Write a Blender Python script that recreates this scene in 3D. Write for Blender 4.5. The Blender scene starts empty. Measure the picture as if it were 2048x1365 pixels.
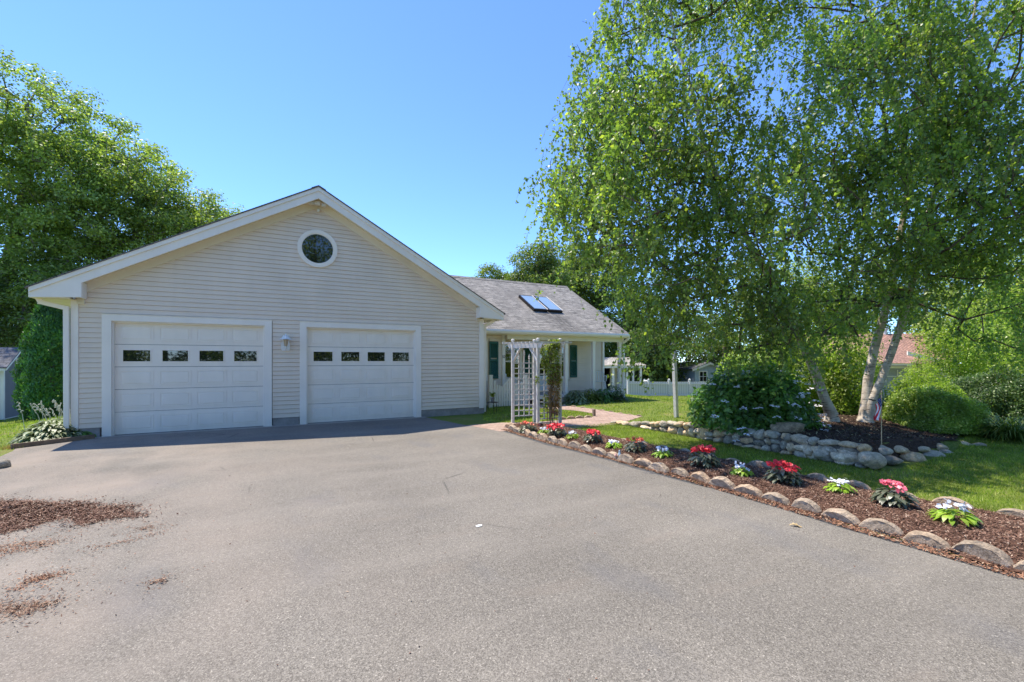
import bpy, math, random
import numpy as np
from mathutils import Vector, Matrix
random.seed(7)
RNG = np.random.default_rng(11)
SC = bpy.context.scene
COL = SC.collection
R = math.radians
# ------------------------------------------------------------------ camera maths (used to place things at their real distance)
YAW = R(28.8); CS, SN = math.cos(YAW), math.sin(YAW); FPX = 910.2; CH = 1.57
def ray(px, py):
    u = (px-1024)/FPX; v = (721-py)/FPX
    return (CS*u+SN, -SN*u+CS, v)
def sm(t):
    t = np.clip(t, 0, 1); return t*t*(3-2*t)
def gh(x, y):
    """height of the ground"""
    x = np.asarray(x, float); y = np.asarray(y, float)
    h = -.95*sm((x-13)/11.)-.65*sm((-3.6-x)/4.5)*sm((y-11)/11.)
    hw = .28*(1-sm((y-5.4)/3.3))*(1-.85*sm((x-8.6)/3.6)*(1-sm((y-3.5)/1.6)))
    return h+hw*sm((x-7.72)/.14)*sm((y-3.3)/.16)
def G(px, py, z=None):
    r = ray(px, py); zz = 0 if z is None else z
    for _ in range(25):
        t = (zz-CH)/r[2]; x, y = r[0]*t, r[1]*t
        if z is not None: break
        zz = .5*zz+.5*float(gh(x, y))
    return Vector((x, y, zz))
def D(px, py, d):
    r = ray(px, py); return Vector((r[0]*d, r[1]*d, CH+r[2]*d))
def PY(px, py, Y):
    r = ray(px, py); t = Y/r[1]; return Vector((r[0]*t, Y, CH+r[2]*t))
# ------------------------------------------------------------------ objects
ORG = {}
def link(o, parent=None):
    COL.objects.link(o)
    if parent is not None: o.parent = parent
    return o
def tag(o, label=None, cat=None, group=None, kind=None):
    if label: o['label'] = label
    if cat: o['category'] = cat
    if group: o['group'] = group
    if kind: o['kind'] = kind
    return o
def thing(name, label, cat, loc=(0, 0, 0), group=None):
    o = bpy.data.objects.new(name, None); o.location = loc; o.empty_display_size = .2
    link(o); tag(o, label, cat, group); ORG[o.name] = Vector(loc); return o
def copy_tree(o, parent=None):
    c = o.copy(); COL.objects.link(c); c.parent = parent
    for ch in [k for k in bpy.data.objects if k.parent == o]: copy_tree(ch, c)
    return c
def npmesh(name, V, F, smooth=False):
    V = np.asarray(V, np.float32); F = np.asarray(F, np.int32)
    me = bpy.data.meshes.new(name); k = F.shape[1]
    me.vertices.add(len(V)); me.vertices.foreach_set('co', V.ravel())
    me.loops.add(F.size); me.loops.foreach_set('vertex_index', F.ravel())
    me.polygons.add(len(F)); me.polygons.foreach_set('loop_start', np.arange(0, F.size, k, dtype=np.int32))
    me.polygons.foreach_set('loop_total', np.full(len(F), k, np.int32))
    if smooth: me.polygons.foreach_set('use_smooth', np.ones(len(F), bool))
    me.update(calc_edges=True); return me
def npobj(name, V, F, mat, parent=None, org=None, smooth=False):
    V = np.asarray(V, float)
    L = ORG[parent.name] if parent is not None else Vector(org or (0, 0, 0))
    me = npmesh(name, V-np.array(L), F, smooth); me.materials.append(mat)
    o = bpy.data.objects.new(name, me); link(o, parent)
    if parent is None: o.location = L
    ORG[o.name] = L; return o
class B:
    def __init__(s): s.v = []; s.f = []; s.m = []; s.cm = 0
    def add(s, vs, fs):
        n = len(s.v); s.v += [tuple(v) for v in vs]; s.f += [tuple(i+n for i in f) for f in fs]; s.m += [s.cm]*len(fs); return s
    def box(s, x0, x1, y0, y1, z0, z1):
        return s.add([(x0,y0,z0),(x1,y0,z0),(x1,y1,z0),(x0,y1,z0),(x0,y0,z1),(x1,y0,z1),(x1,y1,z1),(x0,y1,z1)],
            [(0,3,2,1),(4,5,6,7),(0,1,5,4),(1,2,6,5),(2,3,7,6),(3,0,4,7)])
    def bar(s, a, b, w, h, up=(0,0,1)):
        a = Vector(a); b = Vector(b); d = (b-a).normalized(); up = Vector(up)
        if abs(d.dot(up)) > .98: up = Vector((1,0,0))
        sd = d.cross(up).normalized(); u = sd.cross(d)
        vs = [p+sd*(i*w/2)+u*(j*h/2) for p in (a,b) for i,j in ((-1,-1),(1,-1),(1,1),(-1,1))]
        return s.add(vs, [(0,1,2,3)[::-1],(4,5,6,7),(0,1,5,4),(1,2,6,5),(2,3,7,6),(3,0,4,7)])
    def tube(s, pts, rs, n=8):
        pts = [Vector(p) for p in pts]
        if not isinstance(rs, (list, tuple)): rs = [rs]*len(pts)
        vs = []; fs = []; ref = Vector((.3,.2,1)).normalized()
        for i, p in enumerate(pts):
            d = (pts[min(i+1,len(pts)-1)]-pts[max(i-1,0)]).normalized()
            rf = ref if abs(d.dot(ref)) < .95 else Vector((1,0,0))
            a = d.cross(rf).normalized(); b = d.cross(a)
            vs += [p+(a*math.cos(2*math.pi*k/n)+b*math.sin(2*math.pi*k/n))*rs[i] for k in range(n)]
        for i in range(len(pts)-1):
            for k in range(n): fs.append((i*n+k, i*n+(k+1)%n, (i+1)*n+(k+1)%n, (i+1)*n+k))
        fs.append(tuple(range(n))[::-1]); fs.append(tuple((len(pts)-1)*n+k for k in range(n)))
        return s.add(vs, fs)
    def prism(s, poly, y0, y1, ax='y'):
        n = len(poly)
        if ax == 'y': vs = [(p[0],y0,p[1]) for p in poly]+[(p[0],y1,p[1]) for p in poly]
        elif ax == 'x': vs = [(y0,p[0],p[1]) for p in poly]+[(y1,p[0],p[1]) for p in poly]
        else: vs = [(p[0],p[1],y0) for p in poly]+[(p[0],p[1],y1) for p in poly]
        return s.add(vs, [tuple(range(n)), tuple(range(n,2*n))[::-1]]+[(i,(i+1)%n,n+(i+1)%n,n+i) for i in range(n)])
    def lathe(s, prof, c, n=16):
        vs = []; fs = []
        for r, z in prof: vs += [(c[0]+r*math.cos(2*math.pi*k/n), c[1]+r*math.sin(2*math.pi*k/n), c[2]+z) for k in range(n)]
        for i in range(len(prof)-1):
            for k in range(n): fs.append((i*n+k, i*n+(k+1)%n, (i+1)*n+(k+1)%n, (i+1)*n+k))
        fs.append(tuple(range(n))[::-1]); fs.append(tuple((len(prof)-1)*n+k for k in range(n)))
        return s.add(vs, fs)
    def build(s, name, mat, parent=None, org=None, smooth=False, bevel=0, fixn=True):
        L = ORG[parent.name] if parent is not None else Vector(org or (0,0,0))
        me = bpy.data.meshes.new(name); me.from_pydata([(v[0]-L[0],v[1]-L[1],v[2]-L[2]) for v in s.v], [], s.f)
        mats = mat if isinstance(mat, (list, tuple)) else [mat]
        for m in mats: me.materials.append(m)
        if len(mats) > 1: me.polygons.foreach_set('material_index', s.m)
        if fixn:
            import bmesh
            bm = bmesh.new(); bm.from_mesh(me); bmesh.ops.recalc_face_normals(bm, faces=bm.faces); bm.to_mesh(me); bm.free()
        if smooth:
            for p in me.polygons: p.use_smooth = True
        me.update(); o = bpy.data.objects.new(name, me); link(o, parent)
        if parent is None: o.location = L
        ORG[o.name] = L
        if bevel:
            md = o.modifiers.new('b', 'BEVEL'); md.width = bevel; md.segments = 2; md.limit_method = 'ANGLE'
        return o
# ------------------------------------------------------------------ materials
class N:
    def __init__(s, name):
        s.m = bpy.data.materials.new(name); s.m.use_nodes = True; s.t = s.m.node_tree; s.n = s.t.nodes; s.l = s.t.links
        s.p = s.n['Principled BSDF']; s.out = s.n['Material Output']
    def new(s, t, **k):
        n = s.n.new(t)
        for a, v in k.items():
            if hasattr(n, a): setattr(n, a, v)
            else: n.inputs[a.replace('_', ' ')].default_value = v
        return n
    def pos(s):
        return s.new('ShaderNodeNewGeometry').outputs['Position']
    def mapped(s, scale=(1,1,1), rot=(0,0,0), src=None):
        m = s.new('ShaderNodeMapping'); m.inputs['Scale'].default_value = scale; m.inputs['Rotation'].default_value = rot
        s.l.new(src or s.pos(), m.inputs[0]); return m.outputs[0]
    def noise(s, scale, detail=3, vec=None, rough=.5):
        n = s.new('ShaderNodeTexNoise'); n.inputs['Scale'].default_value = scale; n.inputs['Detail'].default_value = detail
        n.inputs['Roughness'].default_value = rough; s.l.new(vec or s.pos(), n.inputs['Vector']); return n.outputs['Fac']
    def vor(s, scale, vec=None, out='Color', feat='F1'):
        n = s.new('ShaderNodeTexVoronoi'); n.feature = feat; n.inputs['Scale'].default_value = scale
        s.l.new(vec or s.pos(), n.inputs['Vector']); return n.outputs[out]
    def ramp(s, fac, stops):
        r = s.new('ShaderNodeValToRGB'); e = r.color_ramp.elements
        while len(e) < len(stops): e.new(.5)
        for i, (p, c) in enumerate(stops):
            e[i].position = p; e[i].color = (c[0],c[1],c[2],1) if hasattr(c, '__len__') else (c,c,c,1)
        s.l.new(fac, r.inputs[0]); return r.outputs[0]
    def mix(s, a, b, fac, mode='MIX'):
        m = s.new('ShaderNodeMix'); m.data_type = 'RGBA'; m.blend_type = mode
        for sock, v in ((m.inputs[0], fac), (m.inputs[6], a), (m.inputs[7], b)):
            if hasattr(v, 'is_linked') or hasattr(v, 'links'): s.l.new(v, sock)
            elif hasattr(v, '__len__'): sock.default_value = (v[0],v[1],v[2],1)
            else: sock.default_value = v
        return m.outputs[2]
    def color(s, c):
        s.l.new(c, s.p.inputs['Base Color'])
    def bump(s, h, strength=.3, dist=.01):
        b = s.new('ShaderNodeBump'); b.inputs['Strength'].default_value = strength; b.inputs['Distance'].default_value = dist
        s.l.new(h, b.inputs['Height']); s.l.new(b.outputs[0], s.p.inputs['Normal']); return b
def mul(c, k): return tuple(min(1, x*k) for x in c)
def M(name, base, rough=.6, var=.12, vs=6, island=0, bump=0, bs=60, spec=.5, metal=0, base2=None, detail=4):
    n = N(name); n.p.inputs['Roughness'].default_value = rough; n.p.inputs['Specular IOR Level'].default_value = spec
    n.p.inputs['Metallic'].default_value = metal
    f = n.noise(vs, detail)
    c = n.mix(mul(base, 1-var), base2 or mul(base, 1+var), n.ramp(f, [(.3,0),(.7,1)]))
    if island:
        g = n.new('ShaderNodeNewGeometry').outputs['Random Per Island']
        c = n.mix(c, n.ramp(g, [(0,1-island),(1,1+island)]), 1.0, 'MULTIPLY')
    n.color(c)
    if bump: n.bump(n.noise(bs, 4), bump)
    return n.m
def LEAF(name, c1, c2, c3=None, transl=.35, rough=.42, spec=.5, clump=.8, gs=1):
    """leaf: each leaf its own tone, patches of tone through the crown, light passing through"""
    n = N(name); n.p.inputs['Roughness'].default_value = rough; n.p.inputs['Specular IOR Level'].default_value = spec
    g = n.new('ShaderNodeNewGeometry').outputs['Random Per Island']
    c = n.ramp(g, [(0, c1), (.8, c2), (.97, c3 or mul(c2, 1.3))])
    c = n.mix(c, n.ramp(n.noise(clump, 2), [(.35,.7),(.65,1.25)]), 1.0, 'MULTIPLY')
    n.color(c)
    tr = n.new('ShaderNodeBsdfTranslucent'); n.l.new(n.mix(c, (1.3,1.5,.6), 1.0, 'MULTIPLY'), tr.inputs[0])
    mx = n.new('ShaderNodeMixShader'); mx.inputs[0].default_value = transl
    n.l.new(n.p.outputs[0], mx.inputs[1]); n.l.new(tr.outputs[0], mx.inputs[2]); n.l.new(mx.outputs[0], n.out.inputs[0])
    return n.m
def glass(name, col=(.01,.012,.012), rough=.02, spec=.9):
    n = N(name); n.p.inputs['Base Color'].default_value = (*col,1); n.p.inputs['Roughness'].default_value = rough
    n.p.inputs['Specular IOR Level'].default_value = spec; n.p.inputs['IOR'].default_value = 1.6
    return n.m
def grime(m, col, z0, z1, amt):
    n = N.__new__(N); n.m = m; n.t = m.node_tree; n.n = n.t.nodes; n.l = n.t.links; n.p = n.n['Principled BSDF']
    src = n.p.inputs['Base Color'].links[0].from_socket
    sp = n.new('ShaderNodeSeparateXYZ'); n.l.new(n.pos(), sp.inputs[0]); mr = n.new('ShaderNodeMapRange'); n.l.new(sp.outputs[2], mr.inputs[0]); mr.inputs[1].default_value = z1; mr.inputs[2].default_value = z0
    k = n.mix(mr.outputs[0], n.ramp(n.noise(7, 6, n.mapped((1,1,.35))), [(.35,.15),(.7,amt)]), 1.0, 'MULTIPLY')
    c = n.mix(src, col, k); c = n.mix(c, n.ramp(n.noise(3, 5, n.mapped((2.5,2.5,.25))), [(.3,.975),(.7,1.012)]), 1.0, 'MULTIPLY'); n.color(c)
m_siding = M('vinyl_siding', (.78,.66,.535), .5, .05, 1.2, bump=.05, bs=200)
m_white = M('white_trim', (.89,.82,.73), .45, .04, 2)
m_door = M('door_paint', (.89,.81,.71), .4, .03, 3, bump=.05, bs=120)
grime(m_siding, (.33,.28,.22), 0, .6, .22); grime(m_white, (.35,.31,.26), 0, .5, .2); grime(m_door, (.35,.31,.27), 0, .4, .25)
m_beige = M('beige_trim', (.78,.70,.56), .5, .05, 2)
m_soffit = M('soffit', (.80,.72,.55), .6, .05, 3)
m_found = M('foundation', (.27,.25,.235), .9, .2, 8, bump=.3, bs=40)
m_dark = M('dark_gap', (.02,.02,.02), .8)
m_glass = glass('window_glass')
m_sky_glass = glass('skylight_glass', (.28,.38,.47), .08, 1)
m_sky_glass.node_tree.nodes['Principled BSDF'].inputs['IOR'].default_value = 2.6
m_green = M('shutter_green', (.012,.10,.075), .45, .12, 12)
m_bronze = M('dark_metal', (.035,.03,.028), .4, .2, 20, metal=.6)
m_gwhite = M('weathered_white_wood', (.66,.62,.58), .6, .14, 14, bump=.1, bs=90)
m_plastic = M('white_plastic', (.80,.80,.79), .35, .03, 4)
m_concrete = M('concrete', (.33,.30,.26), .9, .2, 5, bump=.3, bs=80)
m_wood = M('weathered_plank', (.19,.13,.085), .8, .3, 12, bump=.4, bs=50)
m_maroon = M('underside_board', (.07,.035,.03), .8, .3, 10)
def shingle(name, base, warm, stain=False, ax='x'):
    n = N(name); n.p.inputs['Roughness'].default_value = .92; n.p.inputs['Specular IOR Level'].default_value = .2
    sp = n.new('ShaderNodeSeparateXYZ'); n.l.new(n.pos(), sp.inputs[0])
    cb = n.new('ShaderNodeCombineXYZ')
    run, up = ('X','Y') if ax == 'x' else ('Y','X')
    mm = n.new('ShaderNodeMath', operation='MULTIPLY'); n.l.new(sp.outputs[up], mm.inputs[0]); mm.inputs[1].default_value = 1.156
    n.l.new(sp.outputs[run], cb.inputs[0]); n.l.new(mm.outputs[0], cb.inputs[1])
    br = n.new('ShaderNodeTexBrick'); n.l.new(cb.outputs[0], br.inputs['Vector'])
    br.offset = .37; br.inputs['Scale'].default_value = 1; br.inputs['Brick Width'].default_value = .31; br.inputs['Row Height'].default_value = .142
    br.inputs['Mortar Size'].default_value = .011; br.inputs['Mortar Smooth'].default_value = .2
    br.inputs['Color1'].default_value = (*mul(base,.78),1); br.inputs['Color2'].default_value = (*mul(base,1.22),1); br.inputs['Mortar'].default_value = (*mul(base,.3),1)
    dsh = (1,7,7) if ax == 'x' else (7,1,7)
    c = n.mix(br.outputs[0], n.ramp(n.noise(3.2, 4, n.mapped(dsh)), [(.38,.45),(.62,1.4)]), 1.0, 'MULTIPLY')
    c = n.mix(c, warm, n.ramp(n.noise(3.5, 5, n.mapped((1,.3,.3))), [(.42,0),(.75,.5)]))
    c = n.mix(c, mul(base,.6), n.ramp(n.noise(1.1, 4, n.mapped((1.6,.25,.25))), [(.5,0),(.72,.75)]))
    c = n.mix(c, (.5,.5,.5), n.ramp(n.vor(60), [(0,0),(1,.14)]))
    if stain:   # dark algae streak running down the slope from the skylights
        sx_ = n.new('ShaderNodeMath', operation='MULTIPLY_ADD'); n.l.new(sp.outputs['X'], sx_.inputs[0]); sx_.inputs[1].default_value = -1; sx_.inputs[2].default_value = 10.15
        ab = n.new('ShaderNodeMath', operation='ABSOLUTE'); n.l.new(sx_.outputs[0], ab.inputs[0])
        m1 = n.ramp(ab.outputs[0], [(0,1),(.75,0)]); y1 = n.new('ShaderNodeMapRange'); n.l.new(sp.outputs['Y'], y1.inputs[0]); y1.inputs[1].default_value = 15.6; y1.inputs[2].default_value = 15.0
        k_ = n.mix(n.mix(m1, y1.outputs[0], 1.0, 'MULTIPLY'), n.ramp(n.noise(4, 5, n.mapped((2,.4,.4))), [(.35,.1),(.6,.85)]), 1.0, 'MULTIPLY')
        c = n.mix(c, (.075,.07,.065), k_)
    n.color(c); n.bump(br.outputs['Fac'], .6, -.008)
    return n.m
m_roof = shingle('roof_shingles', (.25,.23,.205), (.32,.285,.25), stain=True)
m_roofg = shingle('garage_shingles', (.13,.12,.115), (.15,.13,.12), ax='y')
m_roofs = shingle('shed_shingles', (.13,.13,.15), (.15,.15,.16))
m_roofr = shingle('red_shingles', (.36,.19,.15), (.42,.23,.18))
m_roofp = shingle('pale_shingles', (.42,.38,.33), (.45,.40,.33))
def asphalt():
    n = N('driveway_asphalt'); n.p.inputs['Roughness'].default_value = .9; n.p.inputs['Specular IOR Level'].default_value = .25
    c = n.ramp(n.vor(135), [(0,(.100,.088,.075)),(.5,(.188,.168,.143)),(.86,(.262,.235,.20)),(1,(.46,.415,.35))])
    c = n.mix(c, n.ramp(n.noise(240, 2), [(.35,.65),(.65,1.3)]), 1.0, 'MULTIPLY')
    c = n.mix(c, n.ramp(n.noise(.55, 6), [(.35,.88),(.65,1.09)]), 1.0, 'MULTIPLY')
    c = n.mix(c, (.12,.12,.13), n.ramp(n.noise(1.3, 4, n.mapped((1,.55,1), (0,0,.6))), [(.56,0),(.72,.38)]))
    # pale sandy dust washed over the lower left of the drive
    sp = n.new('ShaderNodeSeparateXYZ'); n.l.new(n.pos(), sp.inputs[0])
    mr = n.new('ShaderNodeMapRange'); n.l.new(sp.outputs[0], mr.inputs[0]); mr.inputs[1].default_value = 1.3; mr.inputs[2].default_value = -1.6
    dust = n.mix(mr.outputs[0], n.ramp(n.noise(.9, 6, n.mapped((1.2,.8,1), (0,0,-.5))), [(.36,0),(.68,1)]), 1.0, 'MULTIPLY')
    c = n.mix(c, (.33,.27,.22), n.mix(dust, (.62,.62,.62), 1.0, 'MULTIPLY'))
    c = n.mix(c, (.30,.265,.225), n.ramp(n.noise(1.2, 6, n.mapped((.35,1.6,1), (0,0,.15))), [(.50,0),(.74,.28)]))
    vc = n.vor(.42, n.mix(n.pos(), n.new('ShaderNodeTexNoise', Scale=2.2, Detail=5).outputs['Color'], .12, 'ADD'), 'Distance', 'DISTANCE_TO_EDGE')
    c = n.mix(c, (.045,.042,.04), n.mix(n.ramp(vc, [(0,.8),(.006,0)]), n.ramp(n.noise(.6, 2), [(.55,0),(.66,1)]), 1.0, 'MULTIPLY'))
    c = n.mix(c, (.25,.20,.16), n.ramp(n.noise(1.7, 5, n.mapped((.5,1.5,1), (0,0,.3))), [(.60,0),(.75,.3)]))
    n.color(c); n.bump(n.vor(135, out='Distance'), .25, .003); return n.m
m_asph = asphalt()
m_seal = M('asphalt_edge', (.075,.073,.072), .9, .25, 5, bump=.3, bs=80)
def lawn():
    n = N('lawn_soil'); n.p.inputs['Roughness'].default_value = .95; n.p.inputs['Specular IOR Level'].default_value = .1
    c = n.ramp(n.noise(28, 5), [(.3,(.08,.12,.022)),(.5,(.15,.20,.04)),(.72,(.26,.28,.08))])
    c = n.mix(c, (.27,.21,.10), n.ramp(n.noise(1.1, 5), [(.52,0),(.72,.6)]))
    n.color(c); n.bump(n.noise(90, 3), .7, .03); return n.m
m_lawn = lawn()
def chips(name, cs, transl=0):
    n = N(name); n.p.inputs['Roughness'].default_value = .85; n.p.inputs['Specular IOR Level'].default_value = .3
    g = n.new('ShaderNodeNewGeometry').outputs['Random Per Island']
    n.color(n.ramp(g, cs)); return n.m
m_chipm = chips('faded_chip', [(0,(.12,.06,.04)),(.5,(.26,.15,.10)),(1,(.42,.29,.2))])
m_mulch = M('mulch_soil', (.11,.06,.042), .95, .5, 30, bump=.9, bs=45, spec=.15)
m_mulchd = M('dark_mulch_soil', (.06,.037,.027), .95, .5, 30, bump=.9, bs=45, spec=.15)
m_chip = chips('mulch_chip', [(0,(.05,.025,.017)),(.35,(.13,.066,.044)),(.7,(.24,.13,.09)),(.93,(.38,.25,.18)),(1,(.52,.40,.30))])
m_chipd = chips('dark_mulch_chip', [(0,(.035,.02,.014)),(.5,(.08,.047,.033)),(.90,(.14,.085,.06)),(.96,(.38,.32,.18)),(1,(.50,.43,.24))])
m_litter = chips('bark_litter', [(0,(.12,.05,.03)),(.5,(.25,.12,.07)),(.85,(.42,.22,.13)),(1,(.55,.42,.28))])
m_dust = M('mulch_dust', (.24,.155,.11), .95, .3, 20, bump=.5, bs=60, spec=.1)
def brick():
    n = N('path_brick'); n.p.inputs['Roughness'].default_value = .9
    br = n.new('ShaderNodeTexBrick'); n.l.new(n.mapped((1,1,1), (0,0,.6)), br.inputs['Vector']); br.inputs['Scale'].default_value = 1
    br.inputs['Brick Width'].default_value = .2; br.inputs['Row Height'].default_value = .1; br.inputs['Mortar Size'].default_value = .006
    br.inputs['Color1'].default_value = (.33,.215,.165,1); br.inputs['Color2'].default_value = (.44,.31,.25,1); br.inputs['Mortar'].default_value = (.22,.18,.14,1)
    n.color(n.mix(br.outputs[0], n.ramp(n.noise(6,4), [(.3,.8),(.7,1.2)]), 1.0, 'MULTIPLY')); n.bump(br.outputs['Fac'], .5, -.006); return n.m
m_brick = brick()
def stone(name, base, rough=.85, even=0):
    n = N(name); n.p.inputs['Roughness'].default_value = rough; n.p.inputs['Specular IOR Level'].default_value = .25
    oi = n.new('ShaderNodeObjectInfo').outputs['Random']
    c = n.ramp(oi, [(0,mul(base,.5)),(.25,(base[0]*.70,base[1]*.75,base[2]*.80)),(.5,mul(base,.95)),(.75,(base[0]*1.15,base[1]*.92,base[2]*.68)),(1,mul(base,1.4))])
    if even: c = n.mix(c, base, even)
    c = n.mix(c, mul(base,1.5), n.ramp(n.noise(9, 6, rough=.7), [(.56,0),(.66,.5)]))
    c = n.mix(c, n.ramp(n.noise(14, 6, rough=.65), [(.3,.55),(.7,1.35)]), 1.0, 'MULTIPLY')
    c = n.mix(c, n.ramp(n.vor(130), [(0,.75),(1,1.2)]), 1.0, 'MULTIPLY')
    n.color(c); n.bump(n.noise(30, 8, rough=.7), .9, .03); return n.m
m_rock = stone('fieldstone', (.62,.52,.39))
m_edger = stone('scallop_edger', (.47,.36,.26), even=.65)
m_edger.node_tree.nodes['Bump'].inputs['Distance'].default_value = .03
m_tan = stone('tan_boulder', (.66,.50,.32))
m_mortar = M('wall_core', (.10,.085,.07), .95, .4, 20, bump=.6, bs=50)
def bark_birch():
    n = N('birch_bark'); n.p.inputs['Roughness'].default_value = .75
    c = n.ramp(n.noise(5, 5), [(.3,(.34,.27,.20)),(.5,(.56,.47,.37)),(.75,(.76,.69,.59))])
    c = n.mix(c, (.07,.05,.04), n.ramp(n.noise(6, 4, n.mapped((1.2,1.2,9), (.25,.1,0))), [(.57,0),(.64,.85)]))
    c = n.mix(c, (.12,.085,.06), n.ramp(n.noise(2.6, 4), [(.62,0),(.76,.8)]))
    n.color(c); n.bump(n.noise(25, 5, n.mapped((1,1,4))), .5, .01); return n.m
m_birch = bark_birch()
m_twig = M('birch_twig', (.10,.07,.05), .8, .3, 9)
m_bark = M('oak_bark', (.17,.14,.115), .9, .4, 9, bump=.8, bs=30)
l_birch = LEAF('birch_leaf', (.14,.215,.06), (.27,.365,.09), (.50,.55,.09), .52, .42, spec=.5)
l_oak = LEAF('oak_leaf', (.15,.21,.055), (.29,.36,.085), (.46,.50,.16), .48, .45, clump=.5)
l_oakd = LEAF('far_leaf', (.10,.15,.032), (.21,.27,.06), (.32,.36,.10), .42, .5, clump=.4)
l_thuja = LEAF('thuja_leaf', (.04,.13,.026), (.085,.22,.042), (.13,.27,.05), .3, .6, clump=1.5)
l_box = LEAF('boxwood_leaf', (.20,.29,.045), (.36,.46,.09), (.58,.63,.24), .5, .35, clump=2)
l_yew = LEAF('yew_leaf', (.045,.09,.022), (.09,.155,.038), (.17,.24,.06), .32, .45, clump=1.6)
l_bright = LEAF('sunny_leaf', (.18,.27,.03), (.32,.41,.055), (.46,.52,.12), .5, .45, clump=1.2)
l_hyd = LEAF('hydrangea_leaf', (.07,.155,.035), (.14,.27,.055), (.22,.38,.08), .42, .4, clump=2)
l_hosta = LEAF('hosta_leaf', (.16,.21,.09), (.30,.35,.19), (.46,.47,.34), .3, .45, clump=3)
l_lime = LEAF('lime_leaf', (.22,.36,.03), (.36,.50,.05), (.48,.58,.12), .4, .4, clump=4)
l_bronze = LEAF('bronze_leaf', (.06,.075,.04), (.15,.165,.105), (.28,.29,.21), .25, .35, clump=4)
l_vine = LEAF('vine_leaf', (.14,.18,.03), (.28,.32,.06), (.40,.44,.12), .45, .5, clump=3)
l_vineb = LEAF('dry_vine_leaf', (.16,.11,.04), (.30,.19,.08), (.45,.20,.09), .3, .6, clump=5)
l_grass = LEAF('grass_blade', (.15,.22,.025), (.30,.37,.055), (.52,.48,.19), .45, .5, spec=.25, clump=2.2)
l_dry = LEAF('dry_grass_blade', (.30,.19,.08), (.45,.30,.14), (.5,.38,.2), .3, .7)
p_red = M('red_petal', (.80,.035,.05), .45, .2, 40, island=.25)
p_coral = M('coral_petal', (.72,.13,.06), .45, .2, 40, island=.3)
p_pink = M('pink_petal', (.88,.16,.22), .45, .25, 40, island=.25)
p_white = M('white_petal', (.80,.80,.86), .45, .06, 40, island=.08)
# ------------------------------------------------------------------ world, sun, camera
w = bpy.data.worlds.new('World'); SC.world = w; w.use_nodes = True
nt = w.node_tree; bg = nt.nodes['Background']; sky = nt.nodes.new('ShaderNodeTexSky'); sky.sky_type = 'NISHITA'
SAZ, SEL = R(-31), R(65)          # azimuth from +Y towards +X, elevation
sky.sun_disc = False; sky.sun_elevation = SEL; sky.sun_rotation = SAZ
sky.altitude = 1800; sky.air_density = .75; sky.dust_density = 0; sky.ozone_density = 10
nt.links.new(sky.outputs[0], bg.inputs[0]); bg.inputs[1].default_value = .15
sl = bpy.data.lights.new('sun', 'SUN'); sl.energy = 2.65; sl.angle = R(.53); sl.color = (1,.925,.79)
so = bpy.data.objects.new('sun', sl); COL.objects.link(so)
sd = Vector((math.sin(SAZ)*math.cos(SEL), math.cos(SAZ)*math.cos(SEL), math.sin(SEL)))
so.rotation_euler = sd.to_track_quat('Z','Y').to_euler(); so.location = sd*60
cam = bpy.data.cameras.new('camera'); cam.lens = 16; cam.sensor_width = 36; cam.shift_y = .0188; cam.clip_end = 2000; cam.clip_start = .05
co = bpy.data.objects.new('camera', cam); COL.objects.link(co); co.location = (0,0,CH); co.rotation_euler = (R(90),0,-YAW); SC.camera = co
SC.view_settings.view_transform = 'Standard'; SC.view_settings.look = 'None'; SC.view_settings.exposure = 1.5
SC.cycles.max_bounces = 14; SC.cycles.diffuse_bounces = 10; SC.cycles.transmission_bounces = 10; SC.cycles.transparent_max_bounces = 8

# ================================================================== SETTING
def grid(xs, ys, zf):
    X, Y = np.meshgrid(xs, ys); Z = zf(X, Y); V = np.stack([X,Y,Z], -1).reshape(-1,3)
    nx = len(xs); i, j = np.meshgrid(np.arange(nx-1), np.arange(len(ys)-1)); a = (j*nx+i).ravel()
    return V, np.stack([a, a+1, a+nx+1, a+nx], 1)
xs = np.unique(np.round(np.concatenate([np.arange(7.2,16,.1),np.linspace(-400,-30,12), np.arange(-30,60,.5), np.arange(7.66,7.95,.02), np.linspace(60,500,12)]), 3))
ys = np.unique(np.round(np.concatenate([np.arange(2.8,9,.1),np.linspace(-300,-20,10), np.arange(-20,70,.5), np.arange(3.24,3.56,.02), np.linspace(70,500,12)]), 3))
V, F = grid(xs, ys, gh)
g = npobj('ground', V, F, m_lawn, smooth=True); tag(g, kind='structure')
def pip(px, py, poly):
    c = np.zeros(px.shape, bool); n = len(poly)
    for i in range(n):
        x1, y1 = poly[i][0], poly[i][1]; x2, y2 = poly[(i+1)%n][0], poly[(i+1)%n][1]
        k = ((y1 > py) != (y2 > py)) & (px < (x2-x1)*(py-y1)/((y2-y1) if y2 != y1 else 1e-9)+x1); c ^= k
    return c
DRIVE = [(4.72,-9),(4.76,.5),(4.74,2.2),(4.80,3.4),(4.73,4.6),(4.72,5.7),(4.60,7),(4.66,8.4),(4.62,9.3),(4.3,10.15),(4.15,11.0),(3.95,12.04),(-3.02,12.04),(-3.1,11.85),(-3.8,11.25),(-3.7,10.4),(-3.9,9.6),(-5,8.2),(-7,5),(-8,-9)]
def wob(poly, amp=.03, step=.25):
    out = []
    for i in range(len(poly)):
        a = Vector(poly[i][:2]); b = Vector(poly[(i+1)%len(poly)][:2]); k = max(1, int((b-a).length/step))
        for j in range(k):
            p = a.lerp(b, j/k); out.append((p.x+random.uniform(-amp,amp), p.y+random.uniform(-amp,amp)))
    return out
def sheet(name, poly, z0, z1, mat, kind='structure'):
    b = B(); b.prism(poly, z0, z1, 'z'); o = b.build(name, mat); tag(o, kind=kind); return o
sheet('driveway', wob(DRIVE, .018), -.05, .008, m_asph)
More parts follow.
